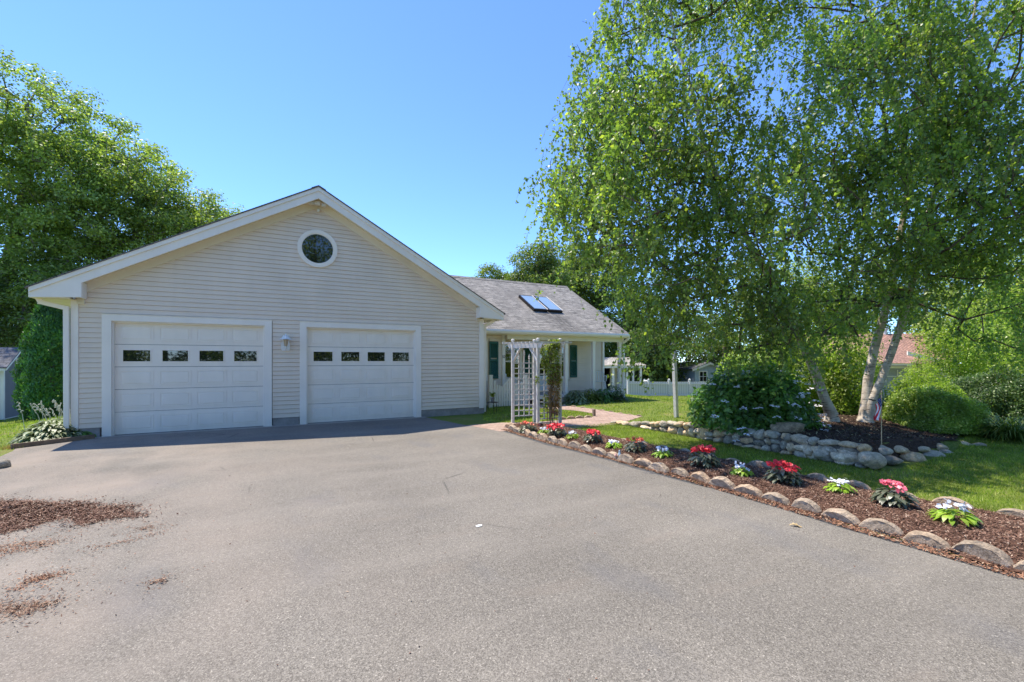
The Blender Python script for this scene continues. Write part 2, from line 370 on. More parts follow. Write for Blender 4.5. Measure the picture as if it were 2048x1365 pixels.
sheet('driveway_edge', wob([(4.55,.4),(4.86,.4),(4.90,3.4),(4.86,5.6),(4.80,7.2),(4.86,9.2),(4.62,9.25),(4.55,7),(4.62,5)], .02), -.05, .004, m_seal)
sheet('apron', [(-3.0,12.04),(3.95,12.04),(3.95,12.32),(-3.0,12.32)], -.1, .012, m_concrete)
PPX = [(935,851.5),(1010,846),(1060,846),(1125,841),(1187,834),(1192,829),(1160,823),(1125,820),(1075,817),(1050,815),(1052,809),(1080,810),(1125,811.5),(1180,818),(1230,826),(1285,834),(1236,849),(1140,858),(1040,862),(1000,864)]
PATH = [tuple(G(a,b,0))[:2] for a,b in PPX]
sheet('path', PATH, -.05, .010, m_brick)
# mulch bed beside the drive
BED = [(4.84,.3),(4.92,3.4),(4.88,5.6),(4.82,7.2),(4.84,8.95),(5.2,9.35),(5.75,8.95),(5.95,8.2),(6.0,7.3),(6.12,6.3),(6.32,5.2),(6.36,4.3),(6.30,3),(6.5,2),(6.62,1),(6.7,.3)]
def bedz(x, y): return .018+.07*sm((x-4.85)/.5)*(1-sm((x-5.7)/.8))+.012*np.sin(x*9+y*5)*np.sin(y*7-x*3)
def gridpoly(name, poly, zf, mat, step=.06, **k):
    P = np.array(poly); V, F = grid(np.arange(P[:,0].min()-.1,P[:,0].max()+.1,step), np.arange(P[:,1].min()-.1,P[:,1].max()+.1,step), zf)
    c = V[F].mean(1); F = F[pip(c[:,0], c[:,1], poly)]
    u, inv = np.unique(F, return_inverse=True); o = npobj(name, V[u], inv.reshape(F.shape), mat, smooth=True); tag(o, kind='structure'); return o
gridpoly('mulch_bed', BED, bedz, m_mulch)
TER = [(7.74,3.3),(8.6,3.3),(10.2,3.35),(11.4,3.45),(12.6,3.8),(14.5,5.0),(15.5,7.5),(13,8.5),(10.2,7.6),(9.2,7.35),(8.3,7.1),(7.76,6.8)]
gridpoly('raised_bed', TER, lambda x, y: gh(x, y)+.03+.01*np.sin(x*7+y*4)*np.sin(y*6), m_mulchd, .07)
def scatter_poly(n, poly):
    P = np.array(poly); lo, hi = P.min(0), P.max(0); X = []; tot = 0
    while tot < n:
        q = RNG.uniform(lo, hi, (n*2,2)); q = q[pip(q[:,0], q[:,1], poly)]; X.append(q); tot += len(q)
    return np.concatenate(X)[:n]
def flakes(P, L, W, tilt=.35, thick=.25):
    """small bent slivers lying about"""
    n = len(P); a = RNG.uniform(0, 2*math.pi, n); l = L*RNG.uniform(.4,1.4,n); wd = W*RNG.uniform(.6,1.5,n)
    d = np.stack([np.cos(a), np.sin(a), RNG.normal(0,tilt,n)], 1); s = np.stack([-np.sin(a), np.cos(a), RNG.normal(0,tilt,n)], 1)
    d *= (l/2)[:,None]; s *= (wd/2)[:,None]
    V = np.stack([P-d-s*.6, P-s, P+d-s*.4, P+d+s*.6, P+s+np.array([0,0,1])*(wd*thick)[:,None], P-d+s*.5], 1).reshape(-1,3)
    F = (np.arange(n)[:,None]*6+np.array([[0,1,2,3,4,5]])); return V, F
def chipfield(name, poly, n, zf, mat, L=.028, W=.008, lab=None, soft=0):
    q = scatter_poly(n, poly)
    if soft: q = q+RNG.normal(0,soft,q.shape)*RNG.uniform(0,2.2,(n,1))**2
    P = np.column_stack([q, zf(q[:,0], q[:,1])+RNG.uniform(.002,.014,n)])
    V, F = flakes(P, L, W); o = npobj(name, V, F, mat); tag(o, lab, 'mulch', kind='stuff'); return o
chipfield('mulch', BED, 64000, bedz, m_chip, .021, .0065, lab='reddish brown shredded bark mulch covering the long flower bed')
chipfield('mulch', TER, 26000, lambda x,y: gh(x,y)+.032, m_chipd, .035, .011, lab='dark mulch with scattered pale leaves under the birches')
EDG = [(4.68,.2),(4.84,.2),(4.92,3.4),(4.88,5.6),(4.82,7.2),(4.84,9.1),(4.72,9.1),(4.70,7.2),(4.80,5.6),(4.80,3.4),(4.74,1.5)]
chipfield('bark_litter', EDG, 5200, lambda x,y: x*0+.008, m_litter, .03, .008, lab='loose orange brown bark crumbs strewn along the asphalt edge')
# spilled mulch at the left of the drive
SP = [(-40,1000),(0,1004),(60,1013),(150,1010),(212,1011),(180,1017),(285,1013),(250,1020),(300,1036),(230,1040),(200,1045),(165,1058),(140,1037),(95,1045),(60,1058),(0,1072),(-60,1080)]
SPW = [tuple(G(a,b,0))[:2] for a,b in SP]
def moundz(x, y):
    c = G(10,1030,0); r = np.hypot((x-c.x)/.9, (y-c.y)/.55); return .012+.06*np.clip(1-r,0,1)**1.3+.02*np.clip(1-r,0,1)*np.sin(x*23)*np.sin(y*19)
cx_ = np.mean(np.array(SPW),0)
th = gridpoly('spilled_mulch_base', [tuple(np.array(p)*.82+cx_*.18) for p in SPW], lambda x,y: moundz(x,y)-.002, m_mulch, .03)
chipfield('spilled_mulch', SPW, 14000, moundz, m_chip, .024, .007, soft=.035, lab='spilled heap of brown mulch at the left side of the driveway')
for i, sp in enumerate([[(-30,1095),(60,1088),(135,1082),(100,1095),(40,1107),(-30,1118)], [(-20,1215),(60,1210),(130,1204),(80,1222),(55,1238),(0,1230),(-40,1226)],
        [(30,1180),(60,1158),(140,1148),(100,1160),(60,1172),(20,1190)], [(270,1060),(300,1054),(312,1060),(285,1064)], [(300,1168),(335,1158),(330,1166),(300,1172)], [(150,1102),(220,1090),(330,1062),(370,1058),(300,1078),(190,1106)]]):
    q = [tuple(G(a,b,0))[:2] for a,b in sp]; n = [800,1000,500,170,130,220][i]
    chipfield('spilled_mulch', q, n, lambda x,y: x*0+.009, m_litter if i in (0,2,5) else m_chipm, .019, .005, soft=.045,
        lab=['thin scatter of mulch crumbs just below the spilled heap','wedge of mulch crumbs at the lower left edge of the driveway','brown smear of bark crumbs between the two lower left spills','small patch of crumbs right of the spilled heap tip','tiny crumb patch on the open asphalt right of the smear','faint trail of crumbs leading off from the spilled heap'][i])
q = np.column_stack([RNG.uniform(-3.5,4.6,420), RNG.uniform(1.5,11.6,420)]); P = np.column_stack([q, np.full(len(q),.012)])
V, F = flakes(P, .014, .006); tag(npobj('debris', V, F, m_chip), 'tiny dark twigs and crumbs scattered over the asphalt', 'debris', kind='stuff')
# ------------------------------------------------------------------ grass
def blades(name, P, h, w_, mat, lab, lean=.45):
    n = len(P); a = RNG.uniform(0, 2*math.pi, n); hh = h*RNG.uniform(.5,1.3,n); ww = w_*RNG.uniform(.7,1.3,n)
    s = np.stack([np.cos(a), np.sin(a), a*0], 1)*(ww/2)[:,None]
    t = np.stack([RNG.normal(0,lean,n), RNG.normal(0,lean,n), np.ones(n)], 1)*hh[:,None]
    V = np.stack([P-s, P+s, P+t], 1).reshape(-1,3); F = np.arange(n*3).reshape(-1,3)
    o = npobj(name, V, F, mat); tag(o, lab, 'grass', kind='stuff'); return o
def on_ground(q): return np.column_stack([q, gh(q[:,0], q[:,1])])
NEAR = [(6.35,2.9),(6.55,2),(6.65,.2),(9.5,-.6),(13,-1),(16,1),(16,5),(12.6,3.65),(10.2,3.15),(7.9,3.05),(7.6,3.6),(7.6,6.2),(7.68,8.7),(6.15,8.7),(5.95,8.2),(6.0,7.3),(6.12,6.3),(6.34,5.2),(6.36,4.3)]
q = scatter_poly(105000, NEAR); blades('grass', on_ground(q), .042, .007, l_grass, 'mown lawn strip between the flower bed and the stone wall')
POCK = [tuple(G(a,b,0))[:2] for a,b in [(965,842),(1010,847),(1060,846),(1125,841),(1187,834),(1188,829),(1150,823),(1100,820),(1060,816),(975,813),(966,829)]]
q = scatter_poly(9000, POCK); blades('grass', on_ground(q), .05, .012, l_grass, 'patch of lawn between the garage corner, picket fence and brick path')
BACK = [(8.9,10.0),(7.9,9.3),(7.9,8.7),(7.95,7.3),(9.3,7.5),(10.5,7.9),(13,8.9),(16,8),(22,9),(30,16),(28,30),(13,27),(13.2,13.6),(9.5,13.4),(9.7,11.6)]
BACK = [tuple(G(1187,838,0))[:2] if 0 else p for p in BACK]
PA = np.array(PATH)
q = scatter_poly(70000, BACK); q = q[~pip(q[:,0], q[:,1], PATH)]; blades('grass', on_ground(q), .055, .016, l_grass, 'sunny back lawn between the porch and the white fence')
LEFT = [(-3.2,12.0),(-3.85,11.2),(-4.0,9.6),(-5.2,8.2),(-9,9),(-14,18),(-14,24),(-8.3,24),(-3.4,22)]
q = scatter_poly(34000, LEFT); blades('grass', on_ground(q), .055, .014, l_grass, 'bright lawn left of the garage in front of the shed')
q = G(25,897)+Vector((0,0,0)); P = np.column_stack([RNG.normal(q.x,.07,500), RNG.normal(q.y,.07,500), np.full(500,.0)])
blades('dry_grass', P, .07, .004, l_dry, 'orange brown tuft of dead grass at the end of the plank edging')
# ================================================================== HOUSE
YF = 12.19; PX0 = 1.2; SL = .556; TOP = 5.77
def T(x): return TOP-SL*abs(x-PX0)
house = thing('house', 'beige vinyl sided house with a two door gabled garage and a porch wing', 'house', (1.2,12.19,0))
PT = .1016
def siding(b, x0, x1, z0, z1, fr, holes=(), bound=None):
    z = z0
    while z < z1-1e-4:
        zt = min(z+PT, z1); a, c = x0, x1
        if bound: a, c = bound(z)
        iv = [(a,c)] if c > a else []
        for hx0,hx1,hz0,hz1 in holes:
            if zt > hz0+.01 and z < hz1-.01:
                nv = []
                for p,q in iv:
                    if hx1 <= p or hx0 >= q: nv.append((p,q)); continue
                    if hx0 > p: nv.append((p,hx0))
                    if hx1 < q: nv.append((hx1,q))
                iv = nv
        for p,q in iv:
            b.add([fr(p,.019,z), fr(q,.019,z), fr(q,.005,zt-.005), fr(p,.005,zt-.005), fr(p,-.018,z), fr(q,-.018,z), fr(q,-.018,zt), fr(p,-.018,zt)], [(0,1,2,3),(4,5,1,0),(3,2,6,7)])
        z = zt
fF = lambda x,d,z: (x, YF-d, z)
b = B(); holes = [(-2.86,.22,-.1,2.52),(.81,3.84,-.1,2.52)]
def gb(z):
    if z < 2.8: return (-3.27,5.68)
    k = (TOP-.3-z)/SL; return (PX0-k, PX0+k) if k > 0 else (0,-1)
siding(b, 0, 0, .2, 5.5, fF, holes, gb)
siding(b, YF, 14.2, .2, 2.9, lambda y,d,z: (5.72+d, y, z))
siding(b, YF, 20, -.3, 2.9, lambda y,d,z: (-3.30-d, y, z))
# seams where siding lengths overlap
for x, z in [(.42,2.6),(3.05,2.9),(2.2,3.6),(-1.1,3.3),(1.9,4.4),(.9,3.0),(4.6,1.6),(-.6,4.5),(4.9,2.4),(-2.2,2.75),(.33,1.3)]:
    b.box(x, x+.004, YF-.016, YF+.0, z, z+PT*.95)
b.build('siding', m_siding, house, fixn=False)
for q in ((-3.34,-2.9,YF-.004,YF+.02,-.1,.20),(.23,.80,YF-.004,YF+.02,-.1,.20),(3.85,5.76,YF-.004,YF+.02,-.1,.20),(5.66,5.71,YF+.02,14.2,-.1,.20),(-3.35,-3.30,YF+.02,20,-1.2,.20)): b = B(); b.box(*q); b.build('foundation', m_found, house)
# solid body behind the siding so nothing is see-through
b = B(); b.prism([(-3.26,.0),(-2.9,.0),(-2.9,2.5),(.24,2.5),(.24,0),(.80,0),(.80,2.5),(3.86,2.5),(3.86,0),(5.62,0),(5.62,2.95),(PX0,5.35),(-3.26,2.95)], YF+.024, YF+.10); b.build('wall_core', m_white, house)
for x0,x1 in ((-3.335,-3.22),(5.60,5.74)): b = B(); b.box(x0,x1,YF-.03,YF+.09,.16,2.80); b.build('corner_board', m_white, house, bevel=.004)
# frieze along the rake, soffit, rake board, returns
def rake(b, o0, o1, y0, y1, x0=-3.83, x1=6.23):
    b.prism([(x0,T(x0)-o1),(x0,T(x0)-o0),(PX0,TOP-o0),(x1,T(x1)-o0),(x1,T(x1)-o1),(PX0,TOP-o1)], y0, y1)
b = B(); rake(b, .20, .43, YF-.035, YF+.02, -3.2, 5.62); b.box(-3.24,-3.12,YF-.05,YF,2.70,3.14); b.box(5.50,5.62,YF-.05,YF,2.72,3.14)
b.build('frieze', m_beige, house, bevel=.004)
b = B(); rake(b, .225, .24, 11.88, YF-.03, -3.3, 5.7)
x = -3.0
while x < 5.5:       # little ribs of the vented soffit
    if abs(x-PX0) > .12: b.box(x, x+.012, 11.90, YF-.04, T(x)-.252, T(x)-.238)
    x += .095
b.build('rake_soffit', m_soffit, house)
b = B(); b.prism([(-3.83,2.755),(-3.83,T(-3.83)-.035),(PX0,TOP-.035),(6.23,T(6.23)-.035),(6.23,2.755),(5.49,2.80),(5.49,T(5.49)-.30),(PX0,TOP-.30),(-3.09,T(-3.09)-.30),(-3.09,2.80)], 11.85, 11.885); b.build('rake_board', m_white, house, bevel=.003)
b = B(); rake(b, .03, .12, 11.825, 11.848); b.build('shadow_board', m_white, house, bevel=.003)
for q0,q1,r0,r1 in ((-3.12,-3.085,-3.85,-3.82),(5.485,5.52,6.22,6.25)):
    b = B(); b.box(q0,q1,11.887,YF-.04,2.80,3.10); b.build('return_end', m_white, house)
    b = B(); b.box(r0,r1,11.887,20 if r0 < 0 else 13.8,2.76,2.94); b.build('eave_fascia', m_white, house)
for q0,q1,q2 in ((-3.82,-3.27,20),(5.62,6.22,14.5)): b = B(); b.box(q0,q1,11.886,q2,2.765,2.785); b.build('eave_soffit', m_soffit, house)
b = B(); x0, x1 = -3.88, 6.28; b.prism([(x0,T(x0)-.03),(x0,T(x0)-.006),(PX0,TOP+.0),(x1,T(x1)-.006),(x1,T(x1)-.03),(PX0,TOP-.03)], 11.81, 20.2)
b.prism([(PX0-.16,TOP-.080),(PX0-.16,TOP-.070),(PX0,TOP+.012),(PX0+.16,TOP-.070),(PX0+.16,TOP-.080),(PX0,TOP+.0)], 11.82, 20.2)
b.build('garage_roof', m_roofg, house)
# garage doors
def rpanel(b, x0, x1, z0, z1, y, fill=True):
    d = .009; e = .02
    for (a,c,p,q) in ((x0,x1,z0,z0+e),(x0,x1,z1-e,z1),(x0,x0+e,z0+e,z1-e),(x1-e,x1,z0+e,z1-e)): b.box(a,c,y-d,y+.01,p,q)
    if fill:
        i = .05; o = .034
        vs = [(x0+o,y,z0+o),(x1-o,y,z0+o),(x1-o,y,z1-o),(x0+o,y,z1-o),(x0+i+.01,y-.008,z0+i),(x1-i-.01,y-.008,z0+i),(x1-i-.01,y-.008,z1-i),(x0+i+.01,y-.008,z1-i)]
        b.add(vs, [(4,5,6,7),(0,1,5,4),(1,2,6,5),(2,3,7,6),(3,0,4,7)])
def garage_door(x0, x1, label):
    yd = YF+.085; gd = None; b = B(); n = 5; H = 2.38; hs = (H-.015)/n
    for k in range(n):
        z0 = .012+k*hs; b.box(x0+.005,x1-.005,yd,yd+.04,z0+.004,z0+hs-.004)
        cw = (x1-x0-.12)/4
        for c in range(4):
            a = x0+.06+c*cw+.05; e = a+cw-.10
            if k == 3: rpanel(b, a+.035, e-.035, z0+.095, z0+hs-.10, yd, False)
            else: rpanel(b, a, e, z0+.075, z0+hs-.075, yd)
    gd = b.build('garage_door', m_door, house); gd['label'] = label
    for c in range(4):
        a = x0+.06+c*cw+.05+.035+.022; e = a-.035-.022+cw-.10-.035-.022; z0 = .012+3*hs
        p = B(); p.box(a,e,yd-.003,yd+.01,z0+.117,z0+hs-.122); p.build('window_pane', m_glass, gd)
    p = B(); p.box(x0+.004,x1-.004,yd-.004,yd+.05,.006,.020); p.build('rubber_seal', m_dark, gd)
    p = B(); p.box(x0-.15,x0,YF-.035,YF+.13,-.005,H+.135); p.box(x1,x1+.15,YF-.035,YF+.13,-.005,H+.135); p.box(x0,x1,YF-.035,YF+.13,H,H+.135)
    p.box(x0-.165,x1+.165,YF-.045,YF+.0,H+.135,H+.148)
    p.box(x0+.0,x0+.03,YF+.02,YF+.083,0,H-.001); p.box(x1-.03,x1,YF+.02,YF+.083,0,H-.001); p.box(x0+.03,x1-.03,YF+.02,YF+.083,H-.03,H-.001)
    p.build('door_frame', m_white, house, bevel=.003)
garage_door(-2.71,.06,'left garage door of the pair, wider in view'); garage_door(.96,3.69,'right garage door of the pair')
b = B(); b.box(-3.2,5.6,YF+.14,YF+.16,0,2.7); b.build('garage_liner', m_dark, house)
# round window
cx, cz = 1.21, 4.325
def ring(b, r0, r1, y0, y1, n=48):
    vs = []; fs = []
    for k in range(n):
        a = 2*math.pi*k/n; c, s_ = math.cos(a), math.sin(a)
        vs += [(cx+r0*c,y0,cz+r0*s_),(cx+r1*c,y0,cz+r1*s_),(cx+r1*c,y1,cz+r1*s_),(cx+r0*c,y1,cz+r0*s_)]
    for k in range(n):
        i = 4*k; j = 4*((k+1)%n)
        for m_ in range(4): fs.append((i+m_, j+m_, j+(m_+1)%4, i+(m_+1)%4))
    b.add(vs, fs)
b = B(); ring(b, .375, .46, YF-.045, YF+.0); ring(b, .355, .38, YF-.03, YF+.0); rw = b.build('round_window', m_white, house)
b = B(); b.add([(cx+.365*math.cos(2*math.pi*k/48), YF-.022, cz+.365*math.sin(2*math.pi*k/48)) for k in range(48)], [tuple(range(48))]); b.build('glass', m_glass, rw, fixn=False)
# wall lantern between the doors
b = B(); yl = YF-.03; lx = .50
b.prism([(lx-.095,1.83),(lx-.075,1.80),(lx+.075,1.80),(lx+.095,1.83),(lx+.095,1.98),(lx+.06,2.02),(lx-.06,2.02),(lx-.095,1.98)], YF-.03, YF)
b.tube([(lx,YF-.03,1.86),(lx,YF-.09,1.80),(lx,YF-.15,1.84),(lx,YF-.15,1.90)], .013, 8)
b.lathe([(.008,-.04),(.02,-.02),(.012,0),(.05,.02)], (lx,YF-.15,1.87), 8)
lan = b.build('wall_lantern', m_plastic, house)
b = B()
for k in range(4):
    a = math.pi/4+k*math.pi/2; b.bar((lx+.055*math.cos(a),YF-.15+.055*math.sin(a),1.895),(lx+.10*math.cos(a),YF-.15+.10*math.sin(a),2.07),.012,.012)
b.lathe([(.062,1.885-1.87),(.062,1.897-1.87)], (lx,YF-.15,1.87), 4)
b.lathe([(.135,.195),(.125,.205),(.085,.235),(.06,.285),(.055,.29),(.012,.30),(.018,.32),(.006,.335)], (lx,YF-.15,1.87), 8); b.build('lamp_cage', m_plastic, lan)
b = B(); b.lathe([(.05,.03),(.085,.19)], (lx,YF-.15,1.87), 4)
n = N('lantern_glass'); n.p.inputs['Base Color'].default_value = (.5,.38,.27,1); n.p.inputs['Roughness'].default_value = .15; b.build('lamp_glass', n.m, lan)
# flood light and sensor under the peak
b = B(); b.box(PX0-.09,PX0+.05,11.96,12.06,TOP-.42,TOP-.33); b.box(PX0-.21,PX0-.10,11.94,12.05,TOP-.43,TOP-.36); b.box(PX0+.08,PX0+.18,11.94,12.05,TOP-.44,TOP-.37); b.bar((PX0-.15,12.03,TOP-.36),(PX0+.13,12.03,TOP-.37),.03,.03)
fl = b.build('flood_light', M('ivory_plastic',(.72,.66,.55),.5), house, bevel=.01)
b = B(); b.lathe([(.005,-.05),(.03,-.035),(.035,0),(.03,.02)], (PX0+.02,12.12,TOP-.50), 12); b.build('motion_sensor', m_plastic, fl)
# downspouts
def spout(pts, w=.065, h=.085, nm='downspout'):
    b = B()
    for a,c in zip(pts[:-1], pts[1:]): b.bar(a, c, h, w, (0,1,0) if abs(c[2]-a[2]) < .5 else (0,1,.01))
    for p in pts[1:-1]: b.box(p[0]-.043,p[0]+.043,p[1]-.034,p[1]+.034,p[2]-.04,p[2]+.04)
    return b.build(nm, m_white, house, bevel=.008)
spout([(-3.80,12.16,2.78),(-3.76,12.16,2.70),(-3.39,12.14,2.60),(-3.385,12.14,.12)])
spout([(6.15,12.30,2.79),(6.05,12.30,2.70),(5.83,12.30,2.60),(5.82,12.30,.03)])
# ---------------- porch wing
KR = .58; YE = 13.82; ZE = 2.66
def RZ(y): return ZE+KR*(y-YE)
YR_ = 18.1
b = B(); b.add([(2.0,YE-.03,RZ(YE-.03)),(12.97,YE-.03,RZ(YE-.03)),(12.97,YR_,RZ(YR_)),(2.0,YR_,RZ(YR_)),(2.0,22.4,RZ(YE)),(12.97,22.4,RZ(YE)),
  (2.0,YE-.03,RZ(YE-.03)-.03),(12.97,YE-.03,RZ(YE-.03)-.03),(12.97,YR_,RZ(YR_)-.03),(12.97,22.4,RZ(YE)-.03)], [(0,1,2,3),(3,2,5,4),(0,6,7,1),(1,7,8,2),(2,8,9,5)])
mr = b.build('main_roof', m_roof, house, fixn=False)
b = B(); b.prism([(YR_-.15,RZ(YR_)-.075),(YR_,RZ(YR_)+.03),(YR_+.15,RZ(YR_)-.075)], 2.5, 12.98, 'x'); b.build('ridge_cap', m_roof, mr)
b = B(); b.prism([(YE,RZ(YE)-.032),(YR_,RZ(YR_)-.032),(22.3,RZ(YE)-.032),(22.3,RZ(YE)-.2),(YR_,RZ(YR_)-.2),(YE,RZ(YE)-.2)], 12.90, 12.95, 'x'); b.build('gable_rake_board', m_white, house)
def skyl(x0, x1):
    y0, y1 = 15.25, 16.45; fr = B(); up = Vector((0,-KR,1)).normalized()
    def q(x,y,o): return Vector((x,y,RZ(y)))+up*o
    vs = [q(x0,y0,.0),q(x1,y0,.0),q(x1,y1,.0),q(x0,y1,.0),q(x0,y0,.11),q(x1,y0,.11),q(x1,y1,.11),q(x0,y1,.11)]
    fr.add(vs, [(0,1,5,4),(1,2,6,5),(2,3,7,6),(3,0,4,7),(4,5,6,7)]); s_ = fr.build('skylight', m_bronze, mr)
    g_ = B(); e = .05; g_.add([q(x0+e,y0+e,.114),q(x1-e,y0+e,.114),q(x1-e,y1-e,.114),q(x0+e,y1-e,.114)], [(0,1,2,3)]); g_.build('skylight_glass', m_sky_glass, mr, fixn=False)
    t = B(); t.bar(q(x1-.012,y0,.12), q(x1-.012,y1,.12), .024, .02, up); t.build('skylight_trim', m_white, mr)
skyl(9.34,9.99); skyl(10.06,10.71)
b = B(); b.prism([(13.80,2.62),(13.68,2.62),(13.66,2.56),(13.69,2.49),(13.80,2.48)], 6.0, 12.9, 'x'); b.build('gutter', m_white, house, bevel=.004)
b = B(); b.box(5.74,12.9,13.80,13.83,2.46,2.64); b.build('fascia', m_white, house)
b = B(); b.box(5.74,12.88,13.83,15.4,2.455,2.475); b.box(7.5,12.86,13.98,14.12,2.30,2.454); b.build('porch_ceiling', m_soffit, house)
# bump wall with window, recessed wall
b = B(); siding(b, 5.72, 7.46, .2, 2.46, lambda x,d,z: (x,14.2-d,z), [(5.9,6.92,.86,2.26)]); siding(b, 14.2, 15.4, .3, 2.46, lambda y,d,z: (7.50+d,y,z))
siding(b, 7.5, 12.95, .22, 2.46, lambda x,d,z: (x,15.4-d,z), [(7.85,8.9,.8,2.25),(9.42,10.30,.2,2.3),(10.42,11.2,.8,2.25)]); b.build('porch_siding', m_siding, house, fixn=False)
b = B(); b.box(5.72,7.49,14.215,14.3,0,2.45); b.box(7.4,7.49,14.3,15.5,0,2.45); b.box(7.5,12.9,15.415,15.5,0,2.45); b.box(12.86,12.9,15.5,22,-.3,2.6); b.box(-3.2,12.88,21.9,22,-1,2.6)
b.prism([(15.5,2.45),(20.5,2.45),(YR_,RZ(YR_)-.1)], 12.8, 12.88, 'x'); b.build('wing_core', m_beige, house)
b = B(); b.box(7.40,7.52,14.165,14.29,.1,2.46); b.build('corner_board', m_white, house); b = B(); b.box(12.90,13.0,15.34,15.46,.1,2.46); b.build('corner_board', m_white, house)
def window(x0, x1, z0, z1, y, lab=None, g_=m_glass, mull=True):
    f = B(); e = .09
    for a,c,p,q in ((x0-e,x0,z0-e,z1+e),(x1,x1+e,z0-e,z1+e),(x0,x1,z1,z1+e),(x0,x1,z0-e,z0)): f.box(a,c,y-.035,y+.02,p,q)
    f.box(x0-e-.02,x1+e+.02,y-.06,y+.0,z0-e-.03,z0-e); zm = (z0+z1)/2
    if mull: f.box(x0,x1,y-.015,y+.02,zm-.02,zm+.02)
    o = f.build('window', m_white, house); 
    if lab: o['label'] = lab
    p = B(); p.box(x0,x1,y+.003,y+.012,z0,z1); p.build('pane', g_, o); return o
window(5.98,6.74,.98,2.16,14.2); window(7.94,8.80,.92,2.14,15.4, 'large porch window with a curved fan ornament'); window(10.5,11.06,.92,2.14,15.4)
# fan ornament hung in the porch window
b = B(); fc = Vector((8.32,15.36,1.82))
for k in range(9): a = math.pi*k/8; b.bar(fc, fc+Vector((.26*math.cos(a),0,.26*math.sin(a))), .012, .008)
b.tube([fc+Vector((.26*math.cos(math.pi*k/16),0,.26*math.sin(math.pi*k/16))) for k in range(17)], .009, 5); b.bar(fc-Vector((.28,0,0)), fc+Vector((.28,0,0)), .014, .014); b.build('fan_ornament', m_gwhite, house)
def shutter(x0, x1, z0, z1, y):
    f = B(); f.box(x0,x0+.045,y-.05,y-.014,z0,z1); f.box(x1-.045,x1,y-.05,y-.014,z0,z1); zm = (z0+z1)/2
    for a,c in ((z0,z0+.07),(zm-.035,zm+.035),(z1-.07,z1)): f.box(x0+.045,x1-.045,y-.05,y-.014,a,c)
    z = z0+.075
    while z < z1-.08:
        if abs(z-zm) > .045: f.add([(x0+.045,y-.042,z),(x1-.045,y-.042,z),(x1-.045,y-.022,z+.032),(x0+.045,y-.022,z+.032)], [(0,1,2,3)])
        z += .034
    f.build('shutter', m_green, house, fixn=False)
shutter(6.90,7.24,.93,2.22,14.2); shutter(8.98,9.32,.86,2.2,15.4); shutter(11.20,11.55,.86,2.2,15.4); shutter(7.56,7.80,.86,2.2,15.4)
b = B(); b.box(9.42,9.52,15.36,15.42,.3,2.36); b.box(10.22,10.30,15.36,15.42,.3,2.36); b.box(9.52,10.22,15.36,15.42,2.28,2.36)
dr = b.build('front_door', m_white, house)
b = B(); b.box(9.52,9.66,15.38,15.44,.32,2.28); b.box(10.1,10.22,15.38,15.44,.32,2.28); b.box(9.66,10.1,15.38,15.44,.32,.95); b.box(9.66,10.1,15.38,15.44,2.12,2.28); b.build('storm_door', M('pale_blue_paint',(.62,.68,.72),.5), dr)
b = B(); b.box(9.66,10.1,15.40,15.42,.95,2.12); b.build('door_glass', m_glass, dr)
b = B(); b.box(9.60,9.64,15.33,15.36,1.2,1.32); b.build('door_handle', m_bronze, dr)
b = B(); b.box(7.5,12.9,13.98,15.4,.24,.30); b.build('porch_deck', M('deck_boards',(.36,.35,.37),.7,.15,9), house)
b = B(); b.box(7.5,12.9,13.94,13.98,.16,.30); b.build('deck_fascia', m_white, house)
b = B(); b.box(7.5,12.9,14.0,14.03,-.15,.18); b.build('deck_skirt', m_maroon, house)
for x in (10.04,11.35,12.70):
    b = B(); b.box(x-.06,x+.06,14.0,14.12,.30,2.302); b.box(x-.075,x+.075,13.985,14.135,.30,.42); b.box(x-.075,x+.075,13.985,14.135,2.22,2.30); b.build('porch_post', m_white, house, bevel=.004)
spout([(12.94,13.74,2.50),(12.9,13.80,2.42),(12.83,13.95,2.28),(12.83,13.95,.0)])
b = B(); b.box(9.05,9.98,13.55,13.94,-.02,.15); b.box(9.05,9.98,13.72,13.94,.15,.22); b.build('porch_step', M('step_paint',(.42,.40,.44),.7), house)
# house number on the corner board
def text_mesh(name, s, size, mat, parent, loc, rot):
    cu = bpy.data.curves.new('t', 'FONT'); cu.body = s; cu.size = size; cu.extrude = .003; cu.align_x = 'CENTER'; cu.align_y = 'CENTER'
    t = bpy.data.objects.new('t', cu); COL.objects.link(t); bpy.context.view_layer.update()
    me = bpy.data.meshes.new_from_object(t.evaluated_get(bpy.context.evaluated_depsgraph_get())); bpy.data.objects.remove(t)
    mm = Matrix.Translation(Vector(loc)-ORG[parent.name]) @ rot; me.transform(mm); me.materials.clear(); me.materials.append(mat)
    o = bpy.data.objects.new(name, me); link(o, parent); ORG[o.name] = ORG[parent.name]; return o
text_mesh('house_number', '52', .13, m_dark, house, (7.46,14.158,1.69), Matrix.Rotation(R(90),4,'X'))
# ================================================================== things near the house
# picket fence
pf = thing('picket_fence', 'low white picket fence with scalloped top between garage and porch', 'fence', (6.6,13.5,0))
def ftop(x):
    if x < 6.72: return 1.06
    if x < 6.85: return 1.0-(x-6.72)*1.6
    if x < 7.10: return .78-(x-6.85)*.25
    if x < 7.62: return .72+.26*(1-abs(x-7.33)/.27) if abs(x-7.33) < .27 else .72
    return .72+.33*min(1,(x-7.62)/.42)
b = B(); x = 6.74
while x < 7.86:
    h = ftop(x+.035); b.prism([(x,.03),(x+.07,.03),(x+.07,h-.045),(x+.035,h),(x,h-.045)], 13.50, 13.52); x += .093
b.build('pickets', m_white, pf)
b = B(); b.box(6.6,7.92,13.52,13.56,.2,.27); b.box(6.6,7.92,13.52,13.56,.55,.62)
for s_ in (-1,1): b.bar((7.33,13.495,.95),(7.33+s_*.26,13.495,.70),.02,.04)
b.build('rail', m_white, pf)
